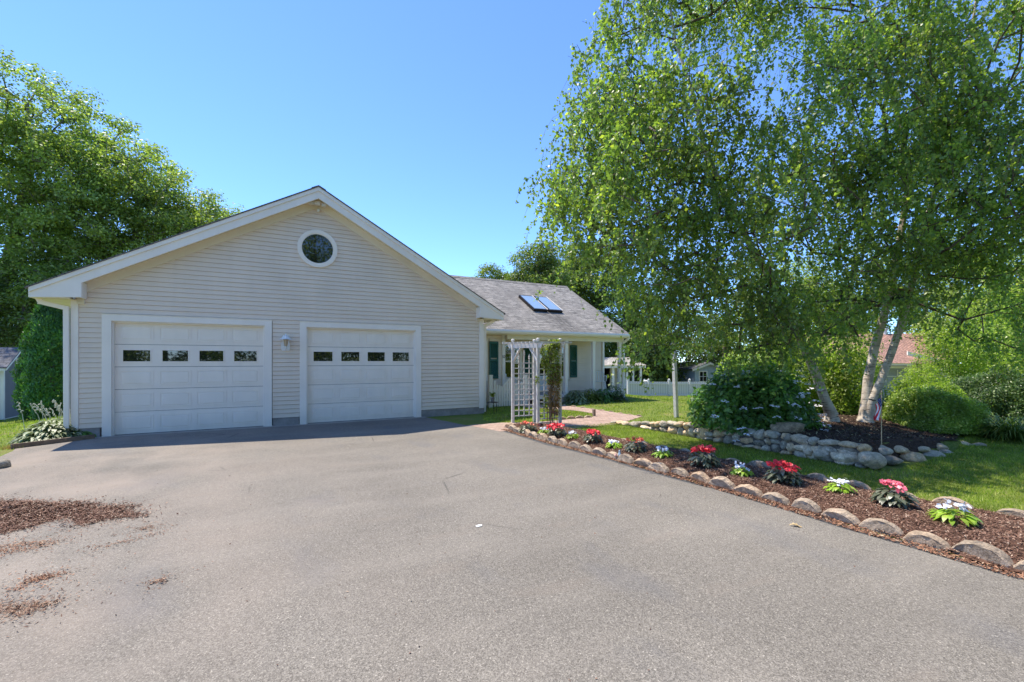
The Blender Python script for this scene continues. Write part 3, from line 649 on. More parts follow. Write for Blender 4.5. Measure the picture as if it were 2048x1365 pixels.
for x, h in ((6.62,1.06),(7.96,1.05)):
    b = B(); b.box(x-.06,x+.06,13.47,13.59,0,h); b.box(x-.07,x+.07,13.46,13.60,h,h+.025); b.build('post', m_white, pf)
# arbor
def camxy(xc, zc): return Vector((CS*xc+SN*zc, -SN*xc+CS*zc, 0))
P1, P2, P3, P4 = camxy(.02,11.40), camxy(.57,11.62), camxy(.62,10.87), camxy(1.17,11.09)
ar = thing('garden_arbor', 'weathered white wooden garden arbor with lattice sides over the brick path', 'arbor', P1)
Z = Vector((0,0,1)); uu = (P2-P1).normalized(); vv = (P3-P1).normalized()
for p in (P1,P2,P3,P4):
    b = B(); b.bar(p-Z*.05, p+Z*2.0, .065, .065, uu); b.lathe([(.045,0),(.05,.02),(.025,.03),(.045,.06),(.04,.09),(.02,.105)], (p.x,p.y,2.0), 10); b.build('post', m_gwhite, ar)
for a, c in ((P1,P3),(P2,P4)):
    b = B(); d = (c-a).normalized()
    e0, e1 = a-d*.16, c+d*.16
    sdv = d.cross(Z)*.02
    pr = [e0+Z*1.98, e0+d*.05+Z*1.87, e1-d*.05+Z*1.87, e1+Z*1.98]
    b.add([p-sdv for p in pr]+[p+sdv for p in pr], [(0,1,2,3),(7,6,5,4),(0,4,5,1),(1,5,6,2),(2,6,7,3),(3,7,4,0)]); b.build('beam', m_gwhite, ar)
    for s_, q_ in ((1,a),(-1,c)):
        b = B(); b.bar(q_+Z*1.55+d*s_*.02, q_+Z*1.86+d*s_*.24, .035, .05, uu); b.build('brace', m_gwhite, ar)
for k in range(9):
    o_ = vv*(-.10+k*(.81+.2)/8); b = B(); b.bar(P1+o_-uu*.20+Z*2.0, P2+o_+uu*.22+Z*2.0, .025, .04); b.build('slat', m_gwhite, ar)
for a, c in ((P1,P2),(P3,P4)):
    b = B()
    for z in np.linspace(.17,1.50,11): b.bar(a+Z*z, c+Z*z, .022, .024)
    for i, t in enumerate((.28,.52,.76)):
        p = a.lerp(c,t); zt = 1.60+(.10 if i == 1 else 0); b.bar(p+Z*.15, p+Z*zt, .022, .022, uu)
        b.lathe([(.02,0),(.03,.02),(.012,.035),(.026,.055),(.006,.13)], (p.x,p.y,zt), 8)
    b.build('trellis_panel', m_gwhite, ar)
# ------------------------------------------------------------------ foliage tools
def leafmesh(P, Dv, L, Wd, fold=.12, kite=.42, seed=0):
    n = len(P); Dv = Dv/np.linalg.norm(Dv, axis=1)[:,None]
    rnd = RNG.normal(size=(n,3)); W = np.cross(Dv, rnd); W /= np.linalg.norm(W, axis=1)[:,None]+1e-9; Nn = np.cross(Dv, W)
    l = (L*RNG.uniform(.6,1.25,n))[:,None]; ww = (Wd*RNG.uniform(.7,1.2,n))[:,None]
    V = np.stack([P, P+Dv*l*kite+W*ww/2+Nn*fold*ww, P+Dv*l, P+Dv*l*kite-W*ww/2+Nn*fold*ww], 1).reshape(-1,3)
    return V, np.arange(n*4).reshape(-1,4)
def leafmesh_up(P, Dv, Nn, L, Wd, kite=.45):
    """leaves whose faces look along Nn"""
    n = len(P); W = np.cross(Dv, Nn); W /= np.linalg.norm(W, axis=1)[:,None]+1e-9
    l = (L*RNG.uniform(.6,1.25,n))[:,None]; ww = (Wd*RNG.uniform(.7,1.2,n))[:,None]
    V = np.stack([P, P+Dv*l*kite+W*ww/2, P+Dv*l-Nn*.15*l, P+Dv*l*kite-W*ww/2], 1).reshape(-1,3)
    return V, np.arange(n*4).reshape(-1,4)
def unit(a): return a/(np.linalg.norm(a, axis=-1, keepdims=True)+1e-9)
def samp(ells, n, inner=0., gap=.0, gs=1.3, seed=1):
    rg = np.random.default_rng(seed)
    E = np.array([[*c, *r] for c, r in ells]); vol = E[:,3]*E[:,4]*E[:,5]; pr = vol/vol.sum(); out = []; tot = 0
    ph = rg.uniform(0,6.28,(6,)); kd = unit(rg.normal(size=(6,3)))*rg.uniform(1.2,3.2,(6,1))/gs
    while tot < n:
        k = rg.choice(len(E), n, p=pr); d = unit(rg.normal(size=(n,3))); r = rg.uniform(inner**3,1,n)**(1/3.)
        p = E[k,:3]+d*r[:,None]*E[k,3:]
        if gap:
            f = np.sin(p@kd.T+ph).sum(1); p = p[f > -6+gap*6]
        out.append(p); tot += len(p)
    return np.concatenate(out)[:n]
def edge_tubes(p0, p1, r0, r1, n=5):
    d = unit(p1-p0); rf = np.where(np.abs(d[:,2:3]) > .9, np.array([[1.,0,0]]), np.array([[0,0,1.]]))
    a = unit(np.cross(d, rf)); b_ = np.cross(d, a); ang = np.arange(n)*2*math.pi/n
    ca, sa = np.cos(ang)[None,:,None], np.sin(ang)[None,:,None]
    o = a[:,None,:]*ca+b_[:,None,:]*sa
    V = np.concatenate([p0[:,None,:]+o*r0[:,None,None], p1[:,None,:]+o*r1[:,None,None]], 1)
    m = len(p0); base = np.arange(m)[:,None,None]*2*n; k = np.arange(n)
    f = np.stack([k, (k+1)%n, n+(k+1)%n, n+k], 1)[None]
    return V.reshape(-1,3), (base+f).reshape(-1,4)
def skeleton(trunks, anchors, step=.5, lift=.15, rg=None, minz=None):
    pos = []; par = []; rad = []; 
    for tr in trunks:
        prev = -1
        for i in range(len(tr)-1):
            a = np.array(tr[i][:3]); c = np.array(tr[i+1][:3]); k = max(2, int(np.linalg.norm(c-a)/.25))
            for j in range(k):
                t = j/k; pos.append(a+(c-a)*t); par.append(prev); rad.append(tr[i][3]*(1-t)+tr[i+1][3]*t); prev = len(pos)-1
        pos.append(np.array(tr[-1][:3])); par.append(prev); rad.append(tr[-1][3])
    nt_ = len(pos); P = np.array(pos)
    dist = np.array([np.min(np.linalg.norm(P-a, axis=1)) for a in anchors]); od = np.argsort(dist)
    for ai in od:
        a = anchors[ai]; P = np.array(pos); dv = P-a; cost = np.linalg.norm(dv, axis=1)+.9*np.clip(dv[:,2]+.0,0,None)
        if minz is not None: cost[:nt_] += 10*(P[:nt_,2] < minz)
        k = int(np.argmin(cost)); L_ = np.linalg.norm(P[k]-a); m = max(1, int(L_/step)); p0 = P[k]; prev = k
        for j in range(1, m+1):
            t = j/m; q_ = p0+(a-p0)*t+np.array([0,0,lift*L_*math.sin(math.pi*t)])+(rg.normal(0,.05*L_/m,3) if j < m else 0)
            pos.append(q_); par.append(prev); rad.append(0); prev = len(pos)-1
    P = np.array(pos); par = np.array(par); cnt = np.zeros(len(P)); cnt[nt_:] = .4
    for i in range(len(P)-1, nt_-1, -1):
        if par[i] >= nt_: cnt[par[i]] += cnt[i]
    return P, par, np.array(rad), cnt, nt_
def tree(name, label, cat, base, trunks, ells, nanch, nleaf, leaf, style, bark, lmat, seed, gap=.5, group=None, rb=.007, spread=(.55,.55,.35), gs=1.3, inner=.35, tn=10, twigs=True, minz=None, kite=.42):
    rg = np.random.default_rng(seed); t = thing(name, label, cat, base, group)
    anch = samp(ells, nanch, inner, gap, gs, seed)
    P, par, rad, cnt, nt_ = skeleton(trunks, anch, rg=rg, minz=minz, lift=.12)
    Vs = []; Fs = []; off = 0
    Vb = []; Fb = []; ob = 0
    def putb(V, F):
        nonlocal ob
        if not sep: return put(V, F)
        Vb.append(V); Fb.append(F+ob); ob += len(V)
    sep = bark is m_birch
    def put(V, F):
        nonlocal off
        Vs.append(V); Fs.append(F+off); off += len(V)
    i = np.arange(nt_); e = i[par[:nt_] >= 0]; put(*edge_tubes(P[par[e]], P[e], rad[par[e]], rad[e], tn))
    i = np.arange(nt_, len(P)); r = rb*np.sqrt(cnt); pr = np.where(par[i] >= nt_, r[par[i]], np.minimum(r[i]*1.2, .8*rad[np.clip(par[i],0,nt_-1)])); putb(*edge_tubes(P[par[i]], P[i], pr, r[i], 5))
    ends = P[nt_:]
    if style == 'droop':
        nt2 = nleaf//17; a = ends[rg.integers(0,len(ends),nt2)]+rg.normal(0,.16,(nt2,3)); az = rg.uniform(0,6.28,nt2)
        L_ = rg.uniform(.25,.8,nt2); h = np.stack([np.cos(az),np.sin(az),rg.uniform(-.1,.5,nt2)],1)
        def pt(k, tt): return a[k]+h[k]*(L_[k]*.55*tt)[:,None]+np.array([0,0,-1.])*(L_[k]*.95*tt**1.8)[:,None]
        allk = np.arange(nt2); pv = pt(allk, np.zeros(nt2))
        for s_ in (.4,.75,1.): 
            c = pt(allk, np.full(nt2,s_)); putb(*edge_tubes(pv, c, np.full(nt2,.0028), np.full(nt2,.0018), 3)); pv = c
        k = rg.integers(0,nt2,nleaf); tt = rg.uniform(.1,1.05,nleaf); p = pt(k,tt)+rg.normal(0,.022,(nleaf,3))
        d = rg.normal(0,.6,(nleaf,3)); d[:,2] -= .6
        LV, LF = leafmesh(p, d, leaf, leaf*.82, kite=kite)
    else:
        k = rg.integers(0,len(ends),nleaf); d = unit(rg.normal(size=(nleaf,3))); r_ = rg.uniform(0,1,nleaf)**.5
        p = ends[k]+d*r_[:,None]*np.array(spread)
        nn = unit(rg.normal(0,.55,(nleaf,3))+np.array([0,0,.75])+d*.6); dv = unit(np.cross(nn, rg.normal(size=(nleaf,3))))
        LV, LF = leafmesh_up(p, dv, nn, leaf, leaf*.62)
    npobj('trunk', np.concatenate(Vs), np.concatenate(Fs), bark, t, smooth=True)
    if sep: npobj('branches', np.concatenate(Vb), np.concatenate(Fb), m_twig if bark is m_birch else bark, t, smooth=True)
    npobj('crown', LV, LF, lmat, t)
    return t
def E(px, py, d, rx, ry, rz): c = D(px,py,d); return ((c.x,c.y,c.z),(rx,ry,rz))
# birches
gA = G(1662,846); gB = G(1733,846)
def tp(px, py, d, r): q_ = D(px,py,d); return (q_.x,q_.y,q_.z,r)
dA = math.hypot(gA.x,gA.y)/math.hypot(*ray(1662,846)[:2]); dB = math.hypot(gB.x,gB.y)/math.hypot(*ray(1733,846)[:2])
trA = [(gA.x+.02,gA.y,gA.z-.1,.19),tp(1664,832,dA,0.122),tp(1650,800,dA,0.093),tp(1632,750,dA-.02,0.083),tp(1606,690,dA-.05,0.078),tp(1565,600,dA-.1,0.072),tp(1500,490,dA-.2,0.064),tp(1450,390,dA-.3,0.058),tp(1410,300,dA-.3,0.048),tp(1390,200,dA-.2,0.038),tp(1350,80,dA,0.029),tp(1330,-60,dA+.2,0.016)]
birchA = tree('birch_tree', 'white barked birch with one trunk leaning left behind the hydrangea', 'tree', tuple(gA), [trA],
  [E(1235,95,8.9,.75,.9,1.3),E(1420,-60,9.2,2.1,1.6,1.3),E(1330,230,8.6,1.9,1.7,1.2),E(1290,330,8.3,2.0,1.8,1.3),E(1220,430,8.1,1.25,1.3,.85),E(1400,480,8.1,2.3,2.0,1.2),E(1420,600,8.0,1.65,1.4,1.15),E(1550,640,8.3,1.4,1.2,.7),E(1310,660,8.3,.75,.8,.75)],
  640, 72000, .070, 'droop', m_birch, l_birch, 5, gap=.7, minz=2.3)
trB1 = [(gB.x-.05,gB.y,gB.z-.1,.20),tp(1731,830,dB,0.122),tp(1733,800,dB,0.096),tp(1736,760,dB+.03,0.090),tp(1748,700,dB+.1,0.083),tp(1768,630,dB+.1,0.077),tp(1785,560,dB+.1,0.070),tp(1800,480,dB+.1,0.064),tp(1815,380,dB+.2,0.058),tp(1800,250,dB+.3,0.048),tp(1760,100,dB+.4,0.038),tp(1725,-30,dB+.4,0.029),tp(1700,-200,dB+.4,0.013)]
trB2 = [(gB.x+.03,gB.y-.02,gB.z+.12,.16),tp(1745,800,dB-.1,0.080),tp(1766,750,dB-.12,0.075),tp(1785,700,dB-.1,0.072),tp(1800,655,dB-.05,0.070),tp(1815,600,dB,0.064),tp(1831,545,dB,0.058),tp(1850,450,dB,0.051),tp(1890,320,dB-.1,0.045),tp(1930,150,dB-.1,0.032),tp(1960,-50,dB,0.019)]
birchB = tree('birch_tree', 'tall birch with twin trunks leaning right beside the little flag', 'tree', tuple(gB), [trB1,trB2],
  [E(1700,-80,8.9,2.3,1.8,1.5),E(1620,60,8.9,1.0,1.2,1.0),E(1960,100,8.6,2.5,2.0,2.0),E(1720,230,8.8,1.9,1.8,1.3),E(1640,380,8.9,1.7,1.5,1.2),E(1850,400,8.6,2.1,2.0,1.4),E(2060,330,8.4,2.0,1.9,1.8),E(1740,560,9.0,1.7,1.4,.9),E(1960,560,8.8,1.6,1.6,.8),E(1640,640,8.8,.9,.9,.6),E(2080,640,8.6,1.1,1.3,.7)],
  780, 98000, .070, 'droop', m_birch, l_birch, 9, gap=.7, minz=2.6)
# oaks on the left
def simple_tree(name, label, px, pbase, d, crown, nanch, nleaf, leaf, lmat, seed, tr_r=.3, lean=0, group=None, gz=None, spread=None, gap=.45, bark=None, rb=.02):
    c0 = D(px, pbase, d); z0 = float(gh(c0.x,c0.y)) if gz is None else gz
    ells = [E(*c) for c in crown]; zmax = max(e[0][2]+e[1][2]*.6 for e in ells); tc = np.mean([e[0] for e in ells], 0)
    base = (c0.x,c0.y,z0-.1); hz = zmax-z0
    tr = [(c0.x,c0.y,z0-.1,tr_r*1.25),(c0.x,c0.y,z0+.5,tr_r),(c0.x*.7+tc[0]*.3,c0.y*.7+tc[1]*.3,z0+hz*.4,tr_r*.75),(tc[0],tc[1],z0+hz*.7,tr_r*.45),(tc[0],tc[1],z0+hz*.95,tr_r*.12)]
    s_ = spread or (leaf*3.9,leaf*3.9,leaf*2.5); nanch = int(nanch*1.7)
    return tree(name, label, 'tree', base, [tr], ells, nanch, nleaf, leaf, 'clump', bark or m_bark, lmat, seed, gap=gap, group=group, rb=rb*.8, spread=s_, gs=d/9, tn=8, inner=.55)
simple_tree('oak_tree', 'tallest broad oak behind the garden shed at the far left', -10, 700, 24, [(-20,310,24,5.2,4,4.3),(70,260,24,4.0,4,3.6),(110,420,24,5.0,4,4.2),(-30,520,24,4.5,4,4),(150,570,24,3.4,3,2.4)], 420, 76000, .17, l_oak, 21, .42)
simple_tree('oak_tree', 'round topped oak behind the left slope of the garage roof', 250, 700, 26, [(190,380,25,4.3,4,4.3),(300,430,26,3.9,4,3.8),(230,500,25,5.5,4,3.2),(370,470,27,2.6,3,2.4)], 380, 66000, .17, l_oak, 22, .36)
simple_tree('maple_tree', 'small tree top peeking over the garage roof at the right end of the oaks', 440, 700, 30, [(410,480,30,2.6,3,2.3),(468,440,30,1.0,1.2,1.0)], 90, 9000, .17, l_oak, 23, .25)
simple_tree('hemlock_tree', 'dark understorey tree directly behind the garden shed', 20, 760, 22, [(20,640,22,3.0,2,2.4),(80,600,22,2.6,2,2.2),(-40,650,22,2.5,2,2.8),(130,620,22,1.8,2,2.4)], 200, 30000, .15, l_oakd, 24, .2)
# trees behind the house and garden
simple_tree('tree', 'small tree top just over the main roof ridge, nearest the garage gable', 980, 680, 42, [(981,556,42,1.3,1.5,1.0),(960,566,43,.8,1.2,.7),(1010,572,42,1.2,1.5,1.1)], 70, 5500, .2, l_oakd, 31, .2)
simple_tree('tree', 'dark oak standing over the right end of the main roof ridge', 1075, 690, 40, [(1075,520,40,2.2,2.2,1.5),(1085,560,40,3.2,2.5,1.8),(1050,575,40,2.0,2,1.3),(1088,505,40,1.1,1.2,.8)], 170, 17000, .2, l_oakd, 32, .3)
simple_tree('tree', 'olive green spreading tree right of the main roof above the porch end', 1190, 690, 46, [(1150,525,46,2.6,2.5,1.8),(1180,560,46,4.0,3,2.8),(1235,630,46,3.6,2.5,2.8),(1215,525,46,3.0,2.2,2.2)], 300, 42000, .2, l_oakd, 33, .3)
simple_tree('tree', 'dark tree filling the gap low behind the right end of the main roof', 1120, 690, 50, [(1120,570,50,2.8,2.5,2.4),(1150,610,50,3.6,2.5,2.6),(1035,572,50,2.2,2,1.6)], 180, 20000, .22, l_oakd, 34, .25)
hz = [(1320,630,48,5.2,3.4,4.6,l_oakd,'tall dark tree behind the far white fence, left of the lamp post'),(1450,600,40,5,4,4.2,l_oakd,'tall tree behind the neighbouring cottage seen through birch leaves'),(1580,610,34,4,3.4,3.6,l_oak,'mid green tree behind the leaning birch trunk'),
      (1700,560,38,5,4,4.2,l_oakd,'dark tree behind the red roofed house, left of its ridge'),(1850,540,40,5,4,4.6,l_oakd,'tall tree rising behind the red roofed house ridge'),(1990,600,26,3.6,3,3.2,l_oak,'tree at the right edge behind the clipped shrubs'),
      (2120,560,22,4,3.5,4,l_oak,'tree cut off by the right edge of the photo')]
for i,(px,py,d,rx,ry,rz,lm,lab) in enumerate(hz):
    simple_tree('tree', lab, px, 730, d, [(px,py,d,rx,ry,rz),(px-40,py+60,d,rx*.7,ry,rz*.6),(px+50,py+50,d,rx*.7,ry,rz*.7)], 130, 15000, .21, lm, 40+i, .28, group='trees beyond the garden')
# ------------------------------------------------------------------ shrubs
def shrub(name, label, c, r, nleaf, leaf, lmat, seed, shell=.72, stems=10, cat='shrub', stem=True, group=None, noise=.12, low=.0, spike=0):
    rg = np.random.default_rng(seed); t = thing(name, label, cat, c, group); c = np.array(c)
    d = unit(rg.normal(size=(nleaf,3))); d[:,2] = np.abs(d[:,2])*1.0-low; d = unit(d)
    k = unit(rg.normal(size=(5,3)))*rg.uniform(2.5,6,(5,1)); lump = 1+noise*np.sin(d@k.T*1.7+seed).sum(1)/2
    rr = rg.uniform(shell**3,1,nleaf)**(1/3.)*lump+rg.normal(0,spike,nleaf)
    p = c+d*rr[:,None]*np.array(r)
    nn = unit(d*.9+rg.normal(0,.6,(nleaf,3))+np.array([0,0,.35])); dv = unit(np.cross(nn, rg.normal(size=(nleaf,3)))+d*.3)
    V, F = leafmesh_up(p, dv, nn, leaf, leaf*.6); npobj('foliage', V, F, lmat, t)
    if stem:
        n = stems; dd = unit(rg.normal(size=(n*3,3))); dd[:,2] = np.abs(dd[:,2]); e = c+dd*np.array(r)*.85; s0 = c+np.column_stack([rg.normal(0,.06,(n*3,2)),np.full(n*3,-.03)])
        V, F = edge_tubes(s0, e, np.full(n*3,.016), np.full(n*3,.006), 5); npobj('stem', V, F, m_bark, t)
    return t
def gshrub(name, label, px, py, w_, hgt, dep, nleaf, leaf, lmat, seed, **k):
    """px,py: foot of the front; widths in metres"""
    q_ = G(px, py); dirv = Vector((q_.x,q_.y,0)).normalized(); c = q_+dirv*dep*.8; c.z = float(gh(c.x,c.y))-.02
    return shrub(name, label, tuple(c), (w_,dep,hgt), nleaf, leaf, lmat, seed, **k)
gshrub('boxwood_bush', 'rounded clipped green bush right of the little flag', 1862, 866, .95, .92, .85, 30000, .05, l_box, 60, shell=.80, noise=.09, spike=.02)
gshrub('yew_bush', 'large dark clipped shrub behind the rounded bush, at right', 1985, 852, 1.45, 1.28, 1.1, 34000, .058, l_yew, 61, shell=.80, noise=.12, spike=.02)
def dshrub(name, label, px, hw, top, d, dep, n, leaf, lmat, seed, **k):
    """px centre column, hw half width in photo pixels, top row, distance"""
    c = D(px,721,d); c.z = float(gh(c.x,c.y))-.05; h = CH+(721-top)/FPX*d-c.z
    return shrub(name, label, tuple(c), (hw/FPX*d,dep,h), n, leaf, lmat, seed, **k)
dshrub('sunny_bush', 'low yellow green shrub between the twin birch trunks and the clipped bushes', 1835, 62, 742, 10.6, .7, 9000, .055, l_bright, 62, shell=.6, noise=.12)
dshrub('sunny_bush', 'yellow tipped shrub above the dark clipped shrub at the right edge', 2040, 80, 700, 12.0, 1.0, 13000, .06, l_bright, 63, shell=.6, noise=.12)
dshrub('sunny_bush', 'leafy bright shrub just left of the twin birch trunks', 1688, 52, 655, 11.0, .8, 15000, .065, l_bright, 64, shell=.45, noise=.2)
dshrub('sunny_bush', 'broad light green shrub behind the leaning birch trunk', 1600, 110, 668, 11.8, 1.0, 24000, .065, l_bright, 65, shell=.5, noise=.2)
dshrub('sunny_bush', 'rose like shrub partly hiding the right end of the red roof', 1905, 62, 628, 14.0, 1.0, 17000, .07, l_bright, 66, shell=.5, noise=.2)
dshrub('sunny_bush', 'tall leafy shrub at the right edge of the photo behind the clipped ones', 2010, 95, 590, 14.5, 1.2, 26000, .07, l_box, 67, shell=.5, noise=.2)
dshrub('sunny_bush', 'narrow sprig of light leaves in front of the red roofed house', 1838, 14, 690, 13.0, .25, 1500, .06, l_bright, 68, shell=.4, noise=.2)
dshrub('sunny_bush', 'green shrub behind the top of the hydrangea beside the far cottage', 1500, 75, 690, 16.0, 1.0, 15000, .08, l_box, 69, shell=.5, noise=.2)
for k_,(px,hw,top,d,lab) in enumerate([(1180,75,640,42,'dark bushes behind the pavilion roof, left end'),(1300,80,650,43,'dark bushes right of the pavilion above the white fence'),(1430,90,640,46,'dark hedge mass behind the grey cottage'),(1570,90,650,44,'dark hedge mass behind the leaning birch'),
      (1700,90,600,42,'dark hedge mass left of the red roof'),(1840,90,610,46,'dark hedge mass behind the red roof ridge'),(1980,90,600,44,'dark hedge mass at the right edge'),(1050,80,640,48,'dark bushes hidden low behind the main roof'),(2110,90,580,44,'dark hedge mass cut by the right edge'),(1215,95,585,50,'dark tree mass seen through the open porch end'),(1290,80,610,52,'dark tree mass right of the porch eave behind hanging birch leaves'),(2300,150,560,46,'dark tree mass just beyond the right edge of the photo'),(2620,230,520,46,'dark tree mass farther beyond the right edge of the photo'),(-330,180,560,34,'dark tree mass just beyond the left edge behind the shed'),(-20,120,640,30,'dark bushes behind the shed at the far left'),(150,100,620,32,'dark bushes behind the columnar evergreens')]):
    dshrub('hedge_bush', lab, px, hw, top, d, 2.0, 15000, .26, l_oakd, 150+k_, shell=.35, noise=.2, group='dark bushes closing the background')
hc = G(1505,866); hd = Vector((hc.x,hc.y,0)).normalized(); hcc = hc+hd*1.05; hcc.z = float(gh(hcc.x,hcc.y))
hyd = shrub('hydrangea_bush', 'big dark green lacecap hydrangea with white flower heads above the stone wall', tuple(hcc), (1.28,1.0,1.22), 15000, .11, l_hyd, 70, shell=.55, noise=.1, spike=.04)
rg = np.random.default_rng(3); Vs = []; Fs = []; off = 0
for i in range(46):
    d = unit(rg.normal(size=3)+np.array([-.5*SN,-.9,.1])); d[2] = abs(d[2]) if rg.random() < .8 else d[2]*.3; c = np.array(hcc)+d*np.array([1.30,1.02,1.2])*rg.uniform(1.10,1.20)
    n = rg.integers(6,12); az = rg.uniform(0,6.28,n); rr = rg.uniform(.035,.075,n); P_ = c+np.column_stack([np.cos(az)*rr,np.sin(az)*rr,rg.normal(0,.012,n)+.02])
    for p in P_:
        for k in range(4):
            a = k*math.pi/2+rg.uniform(0,.6); dv = np.array([[math.cos(a),math.sin(a),.15]]); V, F = leafmesh_up(p[None], unit(dv+np.array([[0,0,.35]])), unit(np.array([[-.35,-.65,.75]])), .023, .022); Vs.append(V); Fs.append(F+off); off += len(V)
npobj('flower_head', np.concatenate(Vs), np.concatenate(Fs), p_white, hyd)
# arborvitae
def arborvitae(label, px, py, d, w_, h, n, seed):
    c = D(px,py,d); c.z = float(gh(c.x,c.y)); rg = np.random.default_rng(seed); t = thing('arborvitae', label, 'evergreen', tuple(c), 'columnar evergreens behind the garage corner')
    z = rg.uniform(.0,1,n)**.9; az = rg.uniform(0,6.28,n); prof = np.minimum(1,(1-z)*2.6)**.6*(.75+.25*np.minimum(1,z*5))
    lump = 1+.10*np.sin(az*3+z*17)+.08*np.sin(az*5-z*29); r = w_*prof*lump*rg.uniform(.72,1.04,n)
    p = np.column_stack([c.x+np.cos(az)*r, c.y+np.sin(az)*r, c.z+z*h]); o = np.column_stack([np.cos(az),np.sin(az),az*0])
    dv = unit(o*.6+np.array([0,0,.9])+rg.normal(0,.45,(n,3))); nn = unit(o+rg.normal(0,.5,(n,3))); dv = unit(dv-nn*(dv*nn).sum(1)[:,None])
    V, F = leafmesh_up(p, dv, nn, .12, .05); npobj('foliage', V, F, l_thuja, t)
    b = B(); b.tube([c,c+Vector((0,0,h*.5)),c+Vector((0,0,h*.95))],[.09,.06,.01],8); b.build('trunk', m_bark, t)
arborvitae('tall columnar evergreen beside the garage downspout', 104, 815, 15.6, .66, 4.3, 15000, 1)
arborvitae('shorter columnar evergreen between the shed and the taller one', 72, 815, 16.6, .50, 2.95, 9000, 2)
# small leafy plants made of arching leaves
def arch_leaves(base, dirs, L, Wd, seg=3, droop=.8, rise=.8, rg=None, cup=.0):
    """strip leaves starting at base (n,3) heading dirs (n,3 horizontal)"""
    n = len(base); rg = rg or RNG; l = L*rg.uniform(.7,1.2,n); side = np.column_stack([-dirs[:,1],dirs[:,0],np.zeros(n)]); rows = []
    rs = rise*rg.uniform(.7,1.3,n)
    for i in range(seg+1):
        t = i/seg; wd = Wd*(math.sin(math.pi*min(.98,.12+.86*t))**.8 if i < seg else .02)
        c = base+dirs*(l*t)[:,None]+np.array([0,0,1.])*(l*(rs*t-droop*t*t))[:,None]
        rows += [c-side*(wd/2), c+side*(wd/2)]
    V = np.stack(rows,1); F = []
    for i in range(seg): F.append([2*i,2*i+1,2*i+3,2*i+2])
    F = (np.arange(n)[:,None,None]*(2*seg+2)+np.array(F)[None]).reshape(-1,4); return V.reshape(-1,3), F
def rosette(name, label, c, r, h, n, L, Wd, lmat, seed, droop=.8, rise=.8, cat='plant', group=None, parts=True):
    rg = np.random.default_rng(seed); t = thing(name, label, cat, c, group); az = rg.uniform(0,6.28,n); rr = r*rg.uniform(0,1,n)**.6
    base = np.column_stack([c[0]+np.cos(az)*rr, c[1]+np.sin(az)*rr, c[2]+h*(1-(rr/r)**2)*rg.uniform(.35,1,n)]); a2 = az+rg.normal(0,.6,n)
    d = np.column_stack([np.cos(a2),np.sin(a2),a2*0]); V, F = arch_leaves(base, d, L, Wd, 3, droop, rise, rg); npobj('foliage', V, F, lmat, t, smooth=True); return t
def stalks(t, c, n, h, seed, mat, spread=.3, flower=None):
    rg = np.random.default_rng(seed)
    for i in range(n):
        b = B(); s_ = Vector((c[0]+rg.normal(0,spread),c[1]+rg.normal(0,spread*.5),c[2])); lean = Vector((rg.normal(-.06,.07),rg.normal(0,.05),0)); hh = h*rg.uniform(.7,1.1)
        pts = [s_, s_+lean*.6+Vector((0,0,hh*.55)), s_+lean*1.6+Vector((0,0,hh))]; b.tube(pts, [.006,.005,.003], 5)
        for k in range(9):
            q_ = pts[1].lerp(pts[2], .2+.1*k); e = q_+Vector((rg.normal(-.015,.022),rg.normal(0,.02),-.005)); b.tube([q_,(q_+e)/2+Vector((0,0,.012)),e],[.004,.012,.004],5)
        b.build('flower_stalk', mat, t)
m_bud = M('pale_bud', (.52,.53,.42), .6, .15, 30)
hq = G(92,884)+Vector((0.0,.35,0))
hosta = rosette('hosta_clump', 'sunlit variegated hosta clump with flower stalks at the garage corner', (hq.x+.02,hq.y,.0), .52, .40, 1500, .15, .052, l_hosta, 80, .85, .6)
stalks(hosta, (hq.x,hq.y+.25,.2), 15, .52, 81, m_bud, .22)
hq2 = G(158,876)+Vector((.0,.12,0)); rosette('hosta_clump', 'shaded darker hosta clump against the garage foundation', (hq2.x,hq2.y-.05,0), .26, .22, 240, .18, .07, l_hyd, 82, .95, .5)
# plank edging
pe = B(); a = G(22,899); c = G(206,874); pe.bar(a+Vector((0,0,.04)), Vector((-2.93,12.0,.04)), .04, .10); tag(pe.build('plank_edging', m_wood, org=tuple(a), bevel=.005), 'weathered brown plank edging below the hostas', 'edging')
# porch-side plants
for i,(px,py,r,h,nn,L,W,lm,lab,rise) in enumerate([(1150,800,.42,.38,420,.20,.075,l_hosta,'striped hosta in front of the porch, nearest the arbor',.6),(1180,799,.45,.42,420,.2,.05,l_vine,'russet leaved plant in front of the porch beside the striped hosta',.7),
      (1205,799,.42,.40,420,.22,.06,l_hyd,'dark leafy plant in front of the white porch chair',.6),(1228,797,.42,.55,420,.2,.045,l_yew,'tallest dark plant at the right end of the porch bed',.8)]):
    q_ = PY(px,721,13.45); rosette('porch_plant', lab, (q_.x,q_.y,0), r, h*1.25, nn, L, W, lm, 90+i, .9, rise, group='plants along the porch front')
# daylily clump and bits at right
q_ = G(2018,880); dl = rosette('daylily_clump', 'arching grassy daylily clump at the right edge below the dark shrub', tuple(q_), .34, .1, 650, .62, .022, LEAF('daylily_leaf',(.10,.17,.03),(.20,.28,.06),(.36,.40,.12),.35,.45), 99, 1.05, 1.35)
